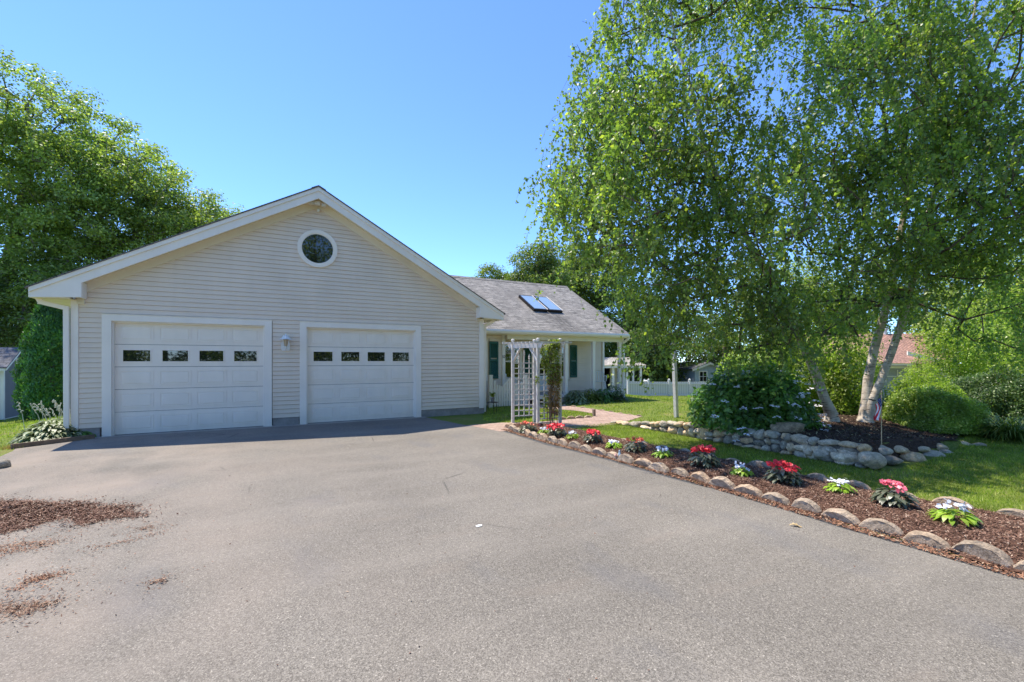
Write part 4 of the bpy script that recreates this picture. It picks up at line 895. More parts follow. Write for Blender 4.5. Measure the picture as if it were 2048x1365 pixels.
# ------------------------------------------------------------------ annual flowers
def bloomplant(px, py, r, kind, label, seed):
    q_ = G(px,py,.05); q_.z = float(bedz(np.array(q_.x),np.array(q_.y)))-.01; rg = np.random.default_rng(seed)
    c = (q_.x,q_.y+r*.3,q_.z); t = thing('flower_plant', label, 'flowers', c, 'bedding flowers in the mulch bed')
    lm = l_lime if kind == 'white' else l_bronze; h = r*(.75 if kind == 'white' else 1.05); n = 70 if kind == 'white' else 120
    az = rg.uniform(0,6.28,n); rr = r*.62*rg.uniform(0,1,n)**.55; base = np.column_stack([c[0]+np.cos(az)*rr,c[1]+np.sin(az)*rr,c[2]+h*(1-(rr/r)**2)*rg.uniform(.25,.85,n)])
    a2 = az+rg.normal(0,.4,n); d = np.column_stack([np.cos(a2),np.sin(a2),a2*0]); V, F = arch_leaves(base,d,r*.44,r*.22,4,.9,.5,rg); npobj('foliage', V, F, lm, t, smooth=True)
    pm = {'white':p_white,'red':p_red,'coral':p_coral,'pink':p_pink}[kind]; Vs = []; Fs = []; off = 0
    heads = {'white':9,'red':24,'coral':11,'pink':14}[kind]
    for k in range(heads):
        a = rg.uniform(0,6.28); rr = r*(.78 if kind == 'red' else .6)*math.sqrt(rg.uniform(0,1)); hc = np.array([c[0]+math.cos(a)*rr,c[1]+math.sin(a)*rr,c[2]+h*(1.02-.35*(rr/r)**2)])
        for j in range(4):
            fc = hc+rg.normal(0,r*.075,3); ax = unit(rg.normal(0,.5,3)+np.array([-.2,-.5,1])); u1 = unit(np.cross(ax,[.3,.9,.1])); u2 = np.cross(ax,u1)
            ang = np.arange(5)*2*math.pi/5+rg.uniform(0,1); dv = np.cos(ang)[:,None]*u1+np.sin(ang)[:,None]*u2
            V, F = leafmesh_up(np.repeat(fc[None],5,0), unit(dv+ax*.2), np.repeat(ax[None],5,0), r*.115, r*.115, kite=.62); Vs.append(V); Fs.append(F+off); off += len(V)
    npobj('blossom', np.concatenate(Vs), np.concatenate(Fs), pm, t); b = B(); b.tube([Vector(c)-Z*.02,Vector(c)+Z*h*.6],.012,6); b.build('stem', l_bronze, t)
FL = [(1059,864,.21,'coral','dark bronze leaved plant with coral blooms beside the left arbor post'),(1090,868,.15,'white','lime leaved white flower between the two bronze plants at the arbor'),
 (1117,874,.22,'red','dark leaved red flowering plant below the right arbor post'),(1148,880,.15,'white','small white flower with lime leaves, second white one from the arbor'),
 (1190,889,.20,'red','upright red flowering dark plant between two small white ones'),(1232,900,.16,'white','white flower just above the tiny blue figurine'),
 (1277,908,.20,'coral','sparse plant with a single orange red cluster, right of the figurine'),(1332,920,.18,'white','spreading lime plant with white flowers between orange red and scarlet plants'),
 (1416,939,.24,'red','bushy scarlet flowering plant in the middle of the bed'),(1489,957,.165,'white','compact white flower left of the largest red clump'),
 (1576,973,.22,'red','largest rose red flower clump, midway to the camera'),(1690,993,.165,'white','pale lilac white flower with yellow green leaves right of the largest red clump'),
 (1800,1021,.20,'pink','pink flowering plant with grey green leaves nearest the camera'),(1925,1057,.20,'white','nearest white flower with wide lime leaves at the right of the photo')]
for i,(a,b_,r,k,lab) in enumerate(FL): bloomplant(a,b_,r,k,lab,200+i)
# ------------------------------------------------------------------ edging stones
def rockmesh(seed, size, blocky=2.6, rough=.10, sub=2, flat=False):
    import bmesh
    rg = random.Random(seed); bm = bmesh.new(); bmesh.ops.create_icosphere(bm, subdivisions=sub, radius=1)
    npl = rg.randint(12,17); pl = []
    for _ in range(npl):
        n_ = Vector((rg.gauss(0,1),rg.gauss(0,1),rg.gauss(0,1))).normalized(); pl.append((n_, rg.uniform(.74,.98)))
    ph = [rg.uniform(0,6.28) for _ in range(6)]; kk = 9 if blocky > 2.5 else 5
    for v in bm.verts:
        d = v.co.normalized(); acc = .3
        for n_,h_ in pl:
            q = d.dot(n_)/h_
            if q > 0: acc += q**(kk*2)
        r = acc**(-1/(kk*2.)); r = min(r,1.12)
        r *= 1+rough*.28*(math.sin(5*d.x+7*d.y+ph[0])+math.sin(9*d.z-6*d.x+ph[1])+.6*math.sin(14*d.y+11*d.z+ph[2])+.4*math.sin(23*d.x-17*d.z+ph[3]))
        v.co = Vector((d.x*r*size[0], d.y*r*size[1], d.z*r*size[2]))
    vs = [v.co.copy() for v in bm.verts]; fs = [[v.index for v in f.verts] for f in bm.faces]; bm.free(); return vs, fs
def rock(name, label, cat, c, size, seed, mat, parent=None, rot=0, group=None, **k):
    vs, fs = rockmesh(seed, size, **k); m_ = Matrix.Rotation(rot,3,'Z') @ Matrix.Rotation(random.uniform(-.2,.2),3,'X'); c = Vector(c)
    if parent is not None: c0 = c-ORG[parent.name]; vs = [m_@v+c0 for v in vs]
    else: vs = [m_@v for v in vs]
    me = npmesh(name, [tuple(v) for v in vs], fs, True); me.materials.append(mat); o = bpy.data.objects.new(name, me); link(o, parent)
    if parent is None: o.location = c; tag(o, label, cat, group)
    ORG[o.name] = ORG[parent.name] if parent is not None else c; return o
def edger_mesh(seed):
    rg = random.Random(seed); n = 13; prof = []
    for i in range(n):
        t = -1+2*i/(n-1); zz = .112*(1-abs(t)**2.3)**.62 if abs(t) < 1 else 0; prof.append((t*.165, max(.02,zz)+rg.uniform(-.004,.004)))
    prof = [(-.165,-.05)]+prof+[(.165,-.05)]; vs = []; fs = []; lay = [(-.045,.93),(-.03,1),(.0,1.02),(.03,1),(.045,.93)]
    for y,s_ in lay: vs += [(x*s_+rg.uniform(-.003,.003), y+rg.uniform(-.006,.006), (z*s_ if z > 0 else z)+rg.uniform(-.006,.006)) for x,z in prof]
    m_ = len(prof)
    for k in range(len(lay)-1):
        for i in range(m_): fs.append((k*m_+i, k*m_+(i+1)%m_, (k+1)*m_+(i+1)%m_, (k+1)*m_+i))
    fs.append(tuple(range(m_))); fs.append(tuple((len(lay)-1)*m_+i for i in range(m_))[::-1])
    b = B(); b.add(vs, fs); return b
EM = []
for k in range(4):
    o = edger_mesh(k).build('edging_stone', m_edger, smooth=False); EM.append(o.data); bpy.data.objects.remove(o)
ORD = ['first','second','third','fourth','fifth','sixth','seventh','eighth','ninth','tenth','eleventh','twelfth','thirteenth','fourteenth','fifteenth','sixteenth','seventeenth','eighteenth','nineteenth','twentieth','twenty-first','twenty-second','twenty-third','twenty-fourth','twenty-fifth','twenty-sixth','twenty-seventh','twenty-eighth']
def edger(x, y, z, rz, label, group, sc=1., tilt=0):
    o = bpy.data.objects.new('edging_stone', random.choice(EM)); COL.objects.link(o); o.location = (x,y,z); o.rotation_euler = (tilt,0,rz); s_ = sc*random.uniform(.90,1.06); z += random.uniform(-.03,.005); o.scale = (s_,s_*random.uniform(.9,1.1),s_*random.uniform(.85,1.1))
    tag(o, label, 'edging stone', group)
y = 1.02; i = 0
while y < 9.3:
    x = float(np.interp(y, [0,3.4,5.6,7.2,8.8,9.4], [4.90,4.97,4.92,4.86,4.86,5.05]))
    edger(x+random.uniform(-.025,.025), y, .012, R(90)+random.uniform(-.16,.16), 'scalloped tan edging stone, %s of the driveway side row counted from the camera'%ORD[i], 'edging stones on the driveway side of the flower bed', tilt=random.uniform(-.25,.12)); y += .328*random.uniform(.98,1.02); i += 1
NX = [(y_, x_) for x_, y_ in [(6.62,1.15),(6.60,1.55),(6.50,2.0),(6.42,2.42),(6.34,2.84),(6.30,3.25),(6.30,3.66),(6.34,4.07),(6.36,4.5),(6.34,4.92),(6.28,5.34),(6.2,5.75),(6.12,6.16),(6.06,6.58),(6.0,7.0),(5.97,7.42),(5.95,7.85),(5.88,8.28)]]
for i,(y,x) in enumerate(NX):
    edger(x, y, -.045 if i > 7 else -.02, R(90)+random.uniform(-.15,.15), 'scalloped edging stone sunk beside the lawn, %s of the back row counted from the camera'%ORD[i], 'edging stones on the lawn side of the flower bed', 1.05)
for i,(px,py) in enumerate([(1124,840),(1142,838.5),(1159,837.5),(1176,836)]):
    q_ = G(px,py,0); edger(q_.x,q_.y,-.01,R(-22),'dark low edging stone, %s right of the arbor foot along the near path edge'%ORD[i],'dark edging stones along the path by the arbor',.8)
for i in range(9):
    t = i/8; q_ = G(1128+t*150, 811+t*21.5,0); edger(q_.x,q_.y,-.05,R(-60),'half buried small edging stone, %s from the left along the far path edge'%ORD[i],'small edging stones along the far side of the path',.75)
q_ = G(1188,833,0); b = B(); b.box(q_.x-.04,q_.x+.04,q_.y-.03,q_.y+.03,-.02,.2); o = b.build('path_brick', m_brick, org=tuple(q_), bevel=.008); tag(o,'single upright brick at the bend of the path','brick')
# ------------------------------------------------------------------ stone wall
sw = thing('stone_wall', 'low grey fieldstone wall retaining the birch bed beside the lawn', 'wall', (7.72,6,0))
def hwall(y): return float(.29*(1-sm((y-5.6)/3.6)))+.05
rg = random.Random(4); cnt = 0
b = B(); n = 18; ysw = [3.35+i*(8.75-3.35)/n for i in range(n+1)]
for a,c in zip(ysw[:-1], ysw[1:]): b.box(7.70,7.90,a,c,-.05,min(hwall(a),hwall(c))-.06)
b.build('wall_core', m_mortar, sw)
STX = 7.70; y = 3.30
rows = []
y = 3.30
zc = {}
while y < 8.7:
    wdt = rg.uniform(.11,.29); h = hwall(y+wdt/2); nr = 3 if h > .31 else (2 if h > .15 else 1); zb = -.02; hs = [rg.uniform(.55,1.5) for _ in range(nr)]; s_ = sum(hs)
    for k in range(nr):
        hh = (h+.02)*hs[k]/s_; 
        if cnt < 92:
            o = rock('stone','', '', (STX+.03+rg.uniform(-.02,.025), y+wdt/2+rg.uniform(-.03,.03), zb+hh/2), (rg.uniform(.10,.14), wdt*.56, hh*.57), 300+cnt, m_rock, sw, rot=rg.uniform(-.15,.15), blocky=3.0, rough=.17, sub=3); cnt += 1
        zb += hh
    y += wdt*.97
o = B(); o.box(7.60,7.86,5.98,6.2,-.02,.34); rock('upright_stone','','',(7.70,6.10,.13),(.10,.13,.17),777,m_rock,sw,blocky=6,rough=.04)
BO = [(1645,907,32,24,0),(1711,897,50,20,1),(1692,915,51,22,0),(1686,925,26,12,0),(1743,919,44,32,0),(1762,902,38,20,1),(1783,922,35,18,0),(1792,899,41,17,1),(1825,915,44,22,0),(1834,898,37,12,1),(1871,896,39,17,1),(1866,912,35,20,0),(1903,898,22,12,1),(1894,909,25,16,0),(1921,890,31,14,1),(1953,893,31,13,0),(1974,894,15,10,0),(1618,903,21,25,0)]
BL = ['squared grey boulder ending the left run of the wall','broad low tan grey boulder on top, left of the flag','wide weathered boulder below the broad tan grey one','smallest stone at ground level left of the large pale boulder','largest pale grey boulder with a hollow face left of the flag foot','pointed tan boulder at the foot of the little flag','flat dark boulder low between two big grey ones','flat grey slab boulder right of the flag foot','big speckled grey boulder in the lower row right of the flag','thin long stone in the upper row above the speckled boulder',
      'smooth rounded tan boulder in the upper row, middle of the right run','rounded shaded boulder half in grass under the smooth tan one','small round stone between the upper boulders toward the right end','small grey boulder low at the right end of the double row','oval pale boulder perched near the right end of the row','low tan stone second from the right end of the row','last little grey stone at the right end of the row','upright grey boulder where the wall turns toward the flag']
for i,(px,py,w_,h_,up) in enumerate(BO):
    Yp = 3.42 if up else 3.24
    if px < 1735: 
        t = (7.70 if not up else 7.86)/ray(px,py)[0]; c = Vector((ray(px,py)[0]*t, ray(px,py)[1]*t, CH+ray(px,py)[2]*t)); d = t
        if c.y < 3.15: c = PY(px,py,Yp); d = c.x/ray(px,py)[0]
    else: c = PY(px,py,Yp); d = c.x/ray(px,py)[0]
    s_ = d/FPX; a = w_*s_/2*1.12; hh = h_*s_/2*1.15
    rock('boulder', BL[i], 'boulder', c, (a, .15 if not up else .17, hh), 500+i, m_rock, rot=-YAW if px > 1700 else -R(70), group='loose boulders ending the garden wall', blocky=2.7, rough=.10, sub=3)
q_ = D(1575,858,8.05); rock('boulder','smooth tan boulder lying on the dark mulch below the hydrangea','boulder',q_,(.33,.2,.13),901,m_tan,rot=-YAW,blocky=2.4,rough=.08,sub=3)
q_ = G(-2,937); rock('boulder','dark stone at the left edge of the driveway','boulder',(q_.x,q_.y,.05),(.13,.11,.09),902,m_rock,rot=0,sub=3)
# ------------------------------------------------------------------ flag
fq = G(1763,893); fq.z = .27
fl = thing('flag', 'small stars and stripes flag on a thin wooden stick among the boulders', 'flag', tuple(fq))
b = B(); b.tube([fq-Z*.1, fq+Z*.80], .0065, 8); b.lathe([(.008,0),(.012,.01),(.003,.035)], (fq.x,fq.y,fq.z+.80), 8); b.build('flag_stick', M('wood_stick',(.50,.36,.20),.6), fl)
m_fr = M('flag_red',(.62,.02,.035),.7,.05); m_fw = M('flag_white',(.78,.76,.76),.7,.03); m_fb = M('flag_blue',(.025,.035,.16),.7,.05)
nu, nv = 22, 13; RT = camxy(1,0)
def fpt(u, v):
    # cloth hangs from the stick: stripes fall downwards, hoist edge gathered
    x = -.008-.085*v*(1-.35*u)+.018*math.sin(9*v+3*u)*(.4+u)+.02*math.sin(5*u); y_ = .028*math.sin(14*v+2*u)*(.4+u*.8)
    z = .775-.14*v*(1-u)-u*.385-.02*v
    p = fq+RT*x+Vector((SN,CS,0))*y_; return Vector((p.x,p.y,fq.z+z))
vs = [fpt(i/nu, j/nv) for i in range(nu+1) for j in range(nv+1)]; fs = []; mi = []
for i in range(nu):
    for j in range(nv):
        fs.append((i*(nv+1)+j,(i+1)*(nv+1)+j,(i+1)*(nv+1)+j+1,i*(nv+1)+j+1)); mi.append(2 if (i < nu*.4 and j < 7) else (0 if j%2 == 0 else 1))
b = B(); b.add(vs, fs); b.m = mi; ban = b.build('flag_cloth', [m_fr,m_fw,m_fb], fl, fixn=False, smooth=True)
b = B()
for r_ in range(5):
    for c_ in range(6 if r_%2 == 0 else 5):
        u = .4*(r_+.6)/5.2; v = (7/13)*(c_+.6+(.5 if r_%2 else 0))/6.2; p = fpt(u,v); q2 = fpt(u+.01,v); q3 = fpt(u,v+.01); nn = (q2-p).cross(q3-p).normalized()
        for sg in (-1,1):
            o_ = p+nn*sg*.0015; e1 = (q2-p).normalized(); e2 = nn.cross(e1); pts = [o_+(e1*math.cos(a)+e2*math.sin(a))*(.0055 if k%2 == 0 else .0022) for k,a in enumerate([math.pi*j/5 for j in range(10)])]; b.add(pts, [tuple(range(10))])
b.build('stars', m_fw, fl, fixn=False)
# nest box in the birch
q_ = D(1796,595,dB+.05); b = B(); b.box(-.11,.11,-.10,.10,-.15,.13); nb = b.build('nest_box', M('black_box',(.012,.012,.014),.5), org=(0,0,0), bevel=.006); nb.location = q_; nb.rotation_euler = (0,R(8),-YAW); ORG[nb.name] = Vector((0,0,0))
tag(nb,'black nest box wedged high between the twin birch trunks','nest box'); b = B(); b.box(-.13,.13,-.13,.12,.132,.15); b.box(-.12,.12,-.12,.11,-.165,-.151); b.box(.112,.125,-.11,.10,-.15,.13); b.build('roof_board', M('nest_wood',(.20,.09,.06),.7), nb)
b = B(); b.lathe([(.028,0),(.028,.006)], (0,0,0), 14); hh_ = b.build('entrance_hole', m_dark, nb); hh_.rotation_euler = (R(90),0,0); hh_.location = (0,-.1,.03)
# lamp post in the lawn
q_ = G(1353,835.5); lp = thing('lamp_post','plain white square post standing in the lawn left of the hydrangea','post',tuple(q_))
top = q_+Vector((-.10,0,1.75)); b = B(); b.bar(q_-Z*.1, top, .095, .095, (0,1,0)); b.build('post_shaft', m_gwhite, lp, bevel=.004)
b = B(); b.lathe([(.075,0),(.075,.02),(.04,.04),(.05,.06)], tuple(top), 4); b.build('post_cap', m_gwhite, lp)
b = B(); b.lathe([(.05,.06),(.085,.24),(.11,.25),(.03,.33),(.01,.36)], tuple(top), 6); b.build('lantern_head', m_bronze, lp)
# ------------------------------------------------------------------ chairs
def chair():
    t = thing('patio_chair','', 'chair', (0,0,0), 'white moulded plastic chairs on the porch')
    b = B(); b.prism([(-.22,-.22),(.22,-.22),(.20,.20),(-.20,.20)], .395,.42,'z'); b.build('seat', m_plastic, t, bevel=.01)
    b = B(); n = 9
    vs = []; 
    for i in range(n+1):
        s_ = -1+2*i/n; topz = .80-.07*s_*s_; vs += [(s_*.20,.20+.03*(1-s_*s_),.42),(s_*.23,.27+.04*(1-s_*s_),topz)]
    for i in range(n):
        if i%2 == 0 or i in (0,n-1): b.add([vs[2*i],vs[2*i+2],vs[2*i+3],vs[2*i+1],tuple(Vector(vs[2*i])+Vector((0,.015,0))),tuple(Vector(vs[2*i+2])+Vector((0,.015,0))),tuple(Vector(vs[2*i+3])+Vector((0,.015,0))),tuple(Vector(vs[2*i+1])+Vector((0,.015,0)))],[(0,1,2,3),(7,6,5,4),(0,4,5,1),(1,5,6,2),(2,6,7,3),(3,7,4,0)])
    b.tube([vs[2*i+1] for i in range(n+1)], .02, 6); b.build('backrest', m_plastic, t)
    for s_ in (-1,1):
        b = B(); b.tube([(s_*.23,.28,.62),(s_*.27,.05,.63),(s_*.27,-.20,.62),(s_*.25,-.24,.55)], .02, 6); b.build('armrest', m_plastic, t)
        b = B(); b.bar((s_*.21,-.20,.42),(s_*.26,-.25,0),.045,.035); b.bar((s_*.25,-.24,.42),(s_*.255,-.24,.60),.04,.03); b.build('leg', m_plastic, t)
        b = B(); b.bar((s_*.19,.18,.42),(s_*.24,.28,0),.045,.035); b.build('leg', m_plastic, t)
    return t
c1 = chair(); c2 = copy_tree(c1); c1.location = (12.12,14.62,.30); c1.rotation_euler = (0,0,R(-35)); c1['label'] = 'white plastic chair at the right end of the porch'
c2.location = (7.86,14.75,.30); c2.rotation_euler = (0,0,R(10)); c2['label'] = 'white plastic chair on the porch just behind the picket fence'
# plant stand + pot
q_ = G(985,829,0); ps = thing('plant_stand','small dark metal arched plant stand on the grass by the garage corner','plant stand',tuple(q_))
for i,a in enumerate((0,2.1,4.2)):
    b = B(); dx, dy = math.cos(a+.3), math.sin(a+.3); b.tube([q_+Vector((dx*.17,dy*.17,0)),q_+Vector((dx*.17,dy*.17,.26)),q_+Vector((dx*.14,dy*.14,.32)),q_+Vector((dx*.08,dy*.08,.345)),q_+Vector((0,0,.35))], .009, 6); b.build('leg', m_bronze, ps)
b = B(); b.lathe([(.17,.343),(.17,.357)], tuple(q_), 20); b.build('stand_top', m_bronze, ps)
pt_ = thing('potted_plant','grey pot of sparse pink tinged leaves on the metal plant stand','potted plant',(q_.x,q_.y,.357))
b = B(); b.lathe([(.045,0),(.065,.11),(.07,.11),(.07,.125),(.055,.125)], (q_.x,q_.y,.357), 16); b.build('pot', M('grey_pot',(.16,.15,.14),.7), pt_)
rg = np.random.default_rng(5); n = 46; az = rg.uniform(0,6.28,n); base = np.column_stack([q_.x+rg.normal(0,.025,n),q_.y+rg.normal(0,.025,n),.49+rg.uniform(0,.1,n)]); V,F = arch_leaves(base, np.column_stack([np.cos(az),np.sin(az),az*0]), .13, .045, 3, .6, 1.0, rg); npobj('foliage', V, F, l_vine, pt_, smooth=True)
# vine on the arbor
vb = P3.lerp(P4,.62); vt = thing('climbing_vine','climbing vine, green above and dry russet below, on the right arbor panel','vine',(vb.x,vb.y,0))
rg = np.random.default_rng(8); b = B()
for k in range(9):
    x0 = rg.uniform(.35,.85); pts = []; 
    for i in range(8): p = P3.lerp(P4, x0+.05*math.sin(i*1.3+k)); p = p+Z*(i*.27)+Vector((SN,CS,0))*rg.uniform(-.05,.03); pts.append(p)
    b.tube(pts, .006, 5)
b.build('stem', m_bark, vt)
def vcloud(n, t0, t1, z0, z1, dep):
    t = rg.uniform(t0,t1,n); z = rg.uniform(z0,z1,n); p = np.array([P3.lerp(P4,float(a)) for a in t]); p[:,2] = z; p[:,:2] += rg.normal(0,dep,(n,1))*np.array([SN,CS]); return p
p = np.concatenate([vcloud(900,.15,.95,1.45,1.95,.09), vcloud(700,.40,1.05,1.0,1.5,.08), vcloud(300,.55,1.0,1.9,2.08,.08), vcloud(220,.2,.5,1.35,1.6,.05), vcloud(60,-.12,.02,1.02,1.2,.04), vcloud(130,.25,.45,.35,.75,.05)])
V,F = leafmesh(p, rg.normal(0,.6,(len(p),3))+np.array([0,0,-.3]), .055, .04); npobj('foliage', V, F, l_vine, vt)
p = np.concatenate([vcloud(1050,.46,1.0,.45,1.25,.10), vcloud(220,.55,.92,.25,.5,.07), vcloud(250,.6,1.0,1.2,1.5,.07)]); V,F = leafmesh(p, rg.normal(0,.6,(len(p),3))+np.array([0,0,-.5]), .05, .035); npobj('dry_foliage', V, F, l_vineb, vt)
# little support frame at the vine's foot
q_ = G(1104,858,0); sf = thing('vine_support','small dark brown stake frame at the foot of the vine','plant support',tuple(q_)); b = B()
for dx in (-.12,-.03,.05,.13): b.bar(q_+RT*dx, q_+RT*(dx*.8)+Z*.42, .012,.012)
for z in (.10,.24,.38): b.bar(q_+RT*-.13+Z*z, q_+RT*.13+Z*z, .012,.012)
b.build('stake_frame', M('rust_wood',(.13,.05,.035),.8), sf)
q_ = G(1081,858,.03); gl = thing('garden_globe','dark red glass garden light with a grey cap at the arbor foot','garden light',tuple(q_))
b = B(); b.lathe([(.03,0),(.06,.03),(.068,.07),(.055,.11),(.03,.13)], tuple(q_), 16); b.build('globe', M('dark_red_glass',(.12,.03,.022),.2), gl, smooth=True); b = B(); b.lathe([(.045,.118),(.05,.135),(.03,.16),(.005,.165)], tuple(q_), 16); b.build('cap', m_concrete, gl, smooth=True)
# tiny figurines
for px,py,h,mc,lab in ((1239,913,.10,(.42,.58,.68),'tiny pale blue glass figurine standing behind an edging stone'),(1232,913,.05,(.62,.33,.28),'even smaller pinkish figurine left of the blue one')):
    q_ = G(px,py,.06); b = B(); b.lathe([(.022,0),(.024,h*.35),(.017,h*.55),(.010,h*.66),(.014,h*.78),(.012,h*.92),(.002,h)], tuple(q_), 12); tag(b.build('figurine', M('figurine_'+str(px),mc,.25), org=tuple(q_), smooth=True), lab, 'figurine')
# fallen leaf + paper scrap
def oakleaf(px, py, L, lab, cat, mat, rz):
    q_ = G(px,py,.012); pr = [(0,0),(.12,.10),(.22,.07),(.3,.22),(.42,.12),(.55,.28),(.66,.13),(.8,.18),(1,0)]; pr = pr+[(a,-c*.9) for a,c in pr[::-1][1:-1]]
    b = B(); vs = [(a*L,c*L,.012*math.sin(a*5)+abs(c)*.05) for a,c in pr]+[(a*L,c*L,.012*math.sin(a*5)+abs(c)*.05+.001) for a,c in pr]; n = len(pr); b.add(vs, [tuple(range(n))[::-1],tuple(range(n,2*n))]+[(i,(i+1)%n,n+(i+1)%n,n+i) for i in range(n)])
    o = b.build(cat.replace(' ','_'), mat, org=(0,0,0)); o.location = q_; o.rotation_euler = (0,0,rz); tag(o, lab, cat)
oakleaf(1578,1051,.12,'dry tan oak leaf lying on the asphalt near the flower bed','dry leaf',M('dry_leaf',(.50,.36,.18),.7),-.9)
q_ = G(958,1052,.011); b = B(); b.add([(-.03,-.02,0),(.02,-.025,.002),(.035,.01,.004),(0,.022,.001),(-.03,.012,0),(-.03,-.02,.002),(.02,-.025,.004),(.035,.01,.006),(0,.022,.003),(-.03,.012,.002)],[(4,3,2,1,0),(5,6,7,8,9),(0,1,6,5),(1,2,7,6),(2,3,8,7),(3,4,9,8),(4,0,5,9)]); o = b.build('paper_scrap', m_plastic); o.location = q_; tag(o,'small white scrap on the open asphalt','scrap')
# ================================================================== buildings farther off
# grey shed at left
sc_ = D(7,840,17.0); sx, sy, sz = sc_.x, sc_.y, float(gh(sc_.x,sc_.y)); sh = thing('garden_shed','small grey garden shed with white corners at the far left','shed',(sx,sy,sz))
m_sg = N('shed_boards'); m_sg.p.inputs['Roughness'].default_value = .8
wv = m_sg.new('ShaderNodeTexWave', wave_type='BANDS', bands_direction='Y'); wv.inputs['Scale'].default_value = 3.2; m_sg.l.new(m_sg.pos(), wv.inputs[0]); m_sg.color(m_sg.mix((.13,.125,.13),(.22,.21,.215), m_sg.ramp(wv.outputs['Fac'],[(.03,0),(.12,1)]))); m_sg = m_sg.m
WH = 1.98; b = B(); b.box(sx-3,sx,sy,sy+2.1,sz-.1,sz+WH); b.prism([(sy,sz+WH),(sy+2.1,sz+WH),(sy+1.05,sz+WH+.62)], sx-3, sx, 'x'); b.build('wall', m_sg, sh)
b = B(); b.box(sx-.09,sx+.015,sy-.02,sy+.07,sz-.1,sz+WH); b.box(sx-.02,sx+.015,sy+2.03,sy+2.12,sz-.1,sz+WH); b.box(sx-.01,sx+.016,sy+.07,sy+2.03,sz-.1,sz+.03); b.build('corner_trim', m_white, sh)
b = B(); k = .59
b.prism([(sy-.22,sz+WH-.14),(sy+1.05,sz+WH+.61),(sy+2.32,sz+WH-.14),(sy+2.32,sz+WH-.04),(sy+1.05,sz+WH+.71),(sy-.22,sz+WH-.04)], sx+.12, sx+.16,'x'); b.box(sx-3.1,sx+.12,sy-.24,sy-.21,sz+WH-.16,sz+WH-.03); b.build('fascia', m_white, sh)
b = B(); b.prism([(sy-.25,sz+WH-.06),(sy+1.05,sz+WH+.705),(sy+2.35,sz+WH-.06),(sy+2.35,sz+WH-.02),(sy+1.05,sz+WH+.75),(sy-.25,sz+WH-.02)], sx-3.1, sx+.17,'x'); b.build('roof', m_roofs, sh)
b = B(); b.box(sx+.0,sx+.03,sy+.93,sy+1.17,sz+WH+.1,sz+WH+.32); b.build('gable_vent', m_white, sh)
# garden pavilion far back
DP = 35.; o_ = camxy(0,0); gz_ = -.95
pv = thing('garden_pavilion','distant cream garden cottage with a white posted open porch','pavilion',tuple(D(1235,787,DP)))
def cb(b, px0, px1, y0px, y1px, d0, d1):
    """box whose front face is square to the view centre at distance d0"""
    x0 = (px0-1024)/FPX*DP; x1 = (px1-1024)/FPX*DP; z0 = CH+(721-y1px)/FPX*DP; z1 = CH+(721-y0px)/FPX*DP
    vs = [camxy(x,DP+d)+Z*z for z in (z0,z1) for x,d in ((x0,d0),(x1,d0),(x1,d1),(x0,d1))]
    b.add(vs, [(0,3,2,1),(4,5,6,7),(0,1,5,4),(1,2,6,5),(2,3,7,6),(3,0,4,7)])
b = B(); cb(b,1150,1209,736,789,1.2,4); cb(b,1227,1241,736,789,1.2,4); cb(b,1241,1251,736,744,1.2,4); cb(b,1241,1251,759,789,1.2,4); cb(b,1251,1262,736,789,1.2,4); cb(b,1209,1227,731,737,1.2,4); b.build('wall', M('cream_wall',(.62,.55,.40),.7,.05), pv)
b = B(); cb(b,1209,1227,737,789,3.0,3.1); cb(b,1209,1210,737,789,1.3,3.0); cb(b,1226,1227,737,789,1.3,3.0); b.build('dark_doorway', m_dark, pv)
b = B(); cb(b,1241,1251,744,759,1.4,1.5); wi = b.build('window', m_glass, pv)
b = B(); [cb(b,x-.3,x+.3,744,759,1.3,1.38) for x in (1244,1247.5)]; [cb(b,1241,1251,y_-.3,y_+.3,1.28,1.36) for y_ in (748,752,755.5)]; b.build('muntins', m_white, wi)
for x,w_ in ((1226,4.5),(1254,3.2),(1266,3.2),(1281,4)):
    b = B(); cb(b,x-w_/2,x+w_/2,736,788,-.1,.05); b.build('porch_post', m_white, pv)
b = B(); cb(b,1150,1290,731,736.5,-.25,.1); b.build('fascia', m_white, pv)
b = B(); zt = CH+(721-722)/FPX*DP; ze = CH+(721-731)/FPX*DP
x0, x1 = (1150-1024)/FPX*DP, (1291-1024)/FPX*DP; xr = (1272-1024)/FPX*DP
b.add([camxy(x0,DP-.35)+Z*ze, camxy(x1,DP-.35)+Z*ze, camxy(xr,DP+1.9)+Z*(zt+.28), camxy(x0,DP+1.9)+Z*(zt+.28), camxy(x1,DP+4.2)+Z*ze, camxy(x0,DP+4.2)+Z*ze], [(0,1,2,3),(3,2,4,5),(1,4,2)]); b.build('roof', m_roofp, pv, fixn=False)
b = B(); cb(b,1150,1295,786.5,789.5,-.6,4); b.build('floor_slab', m_concrete, pv)
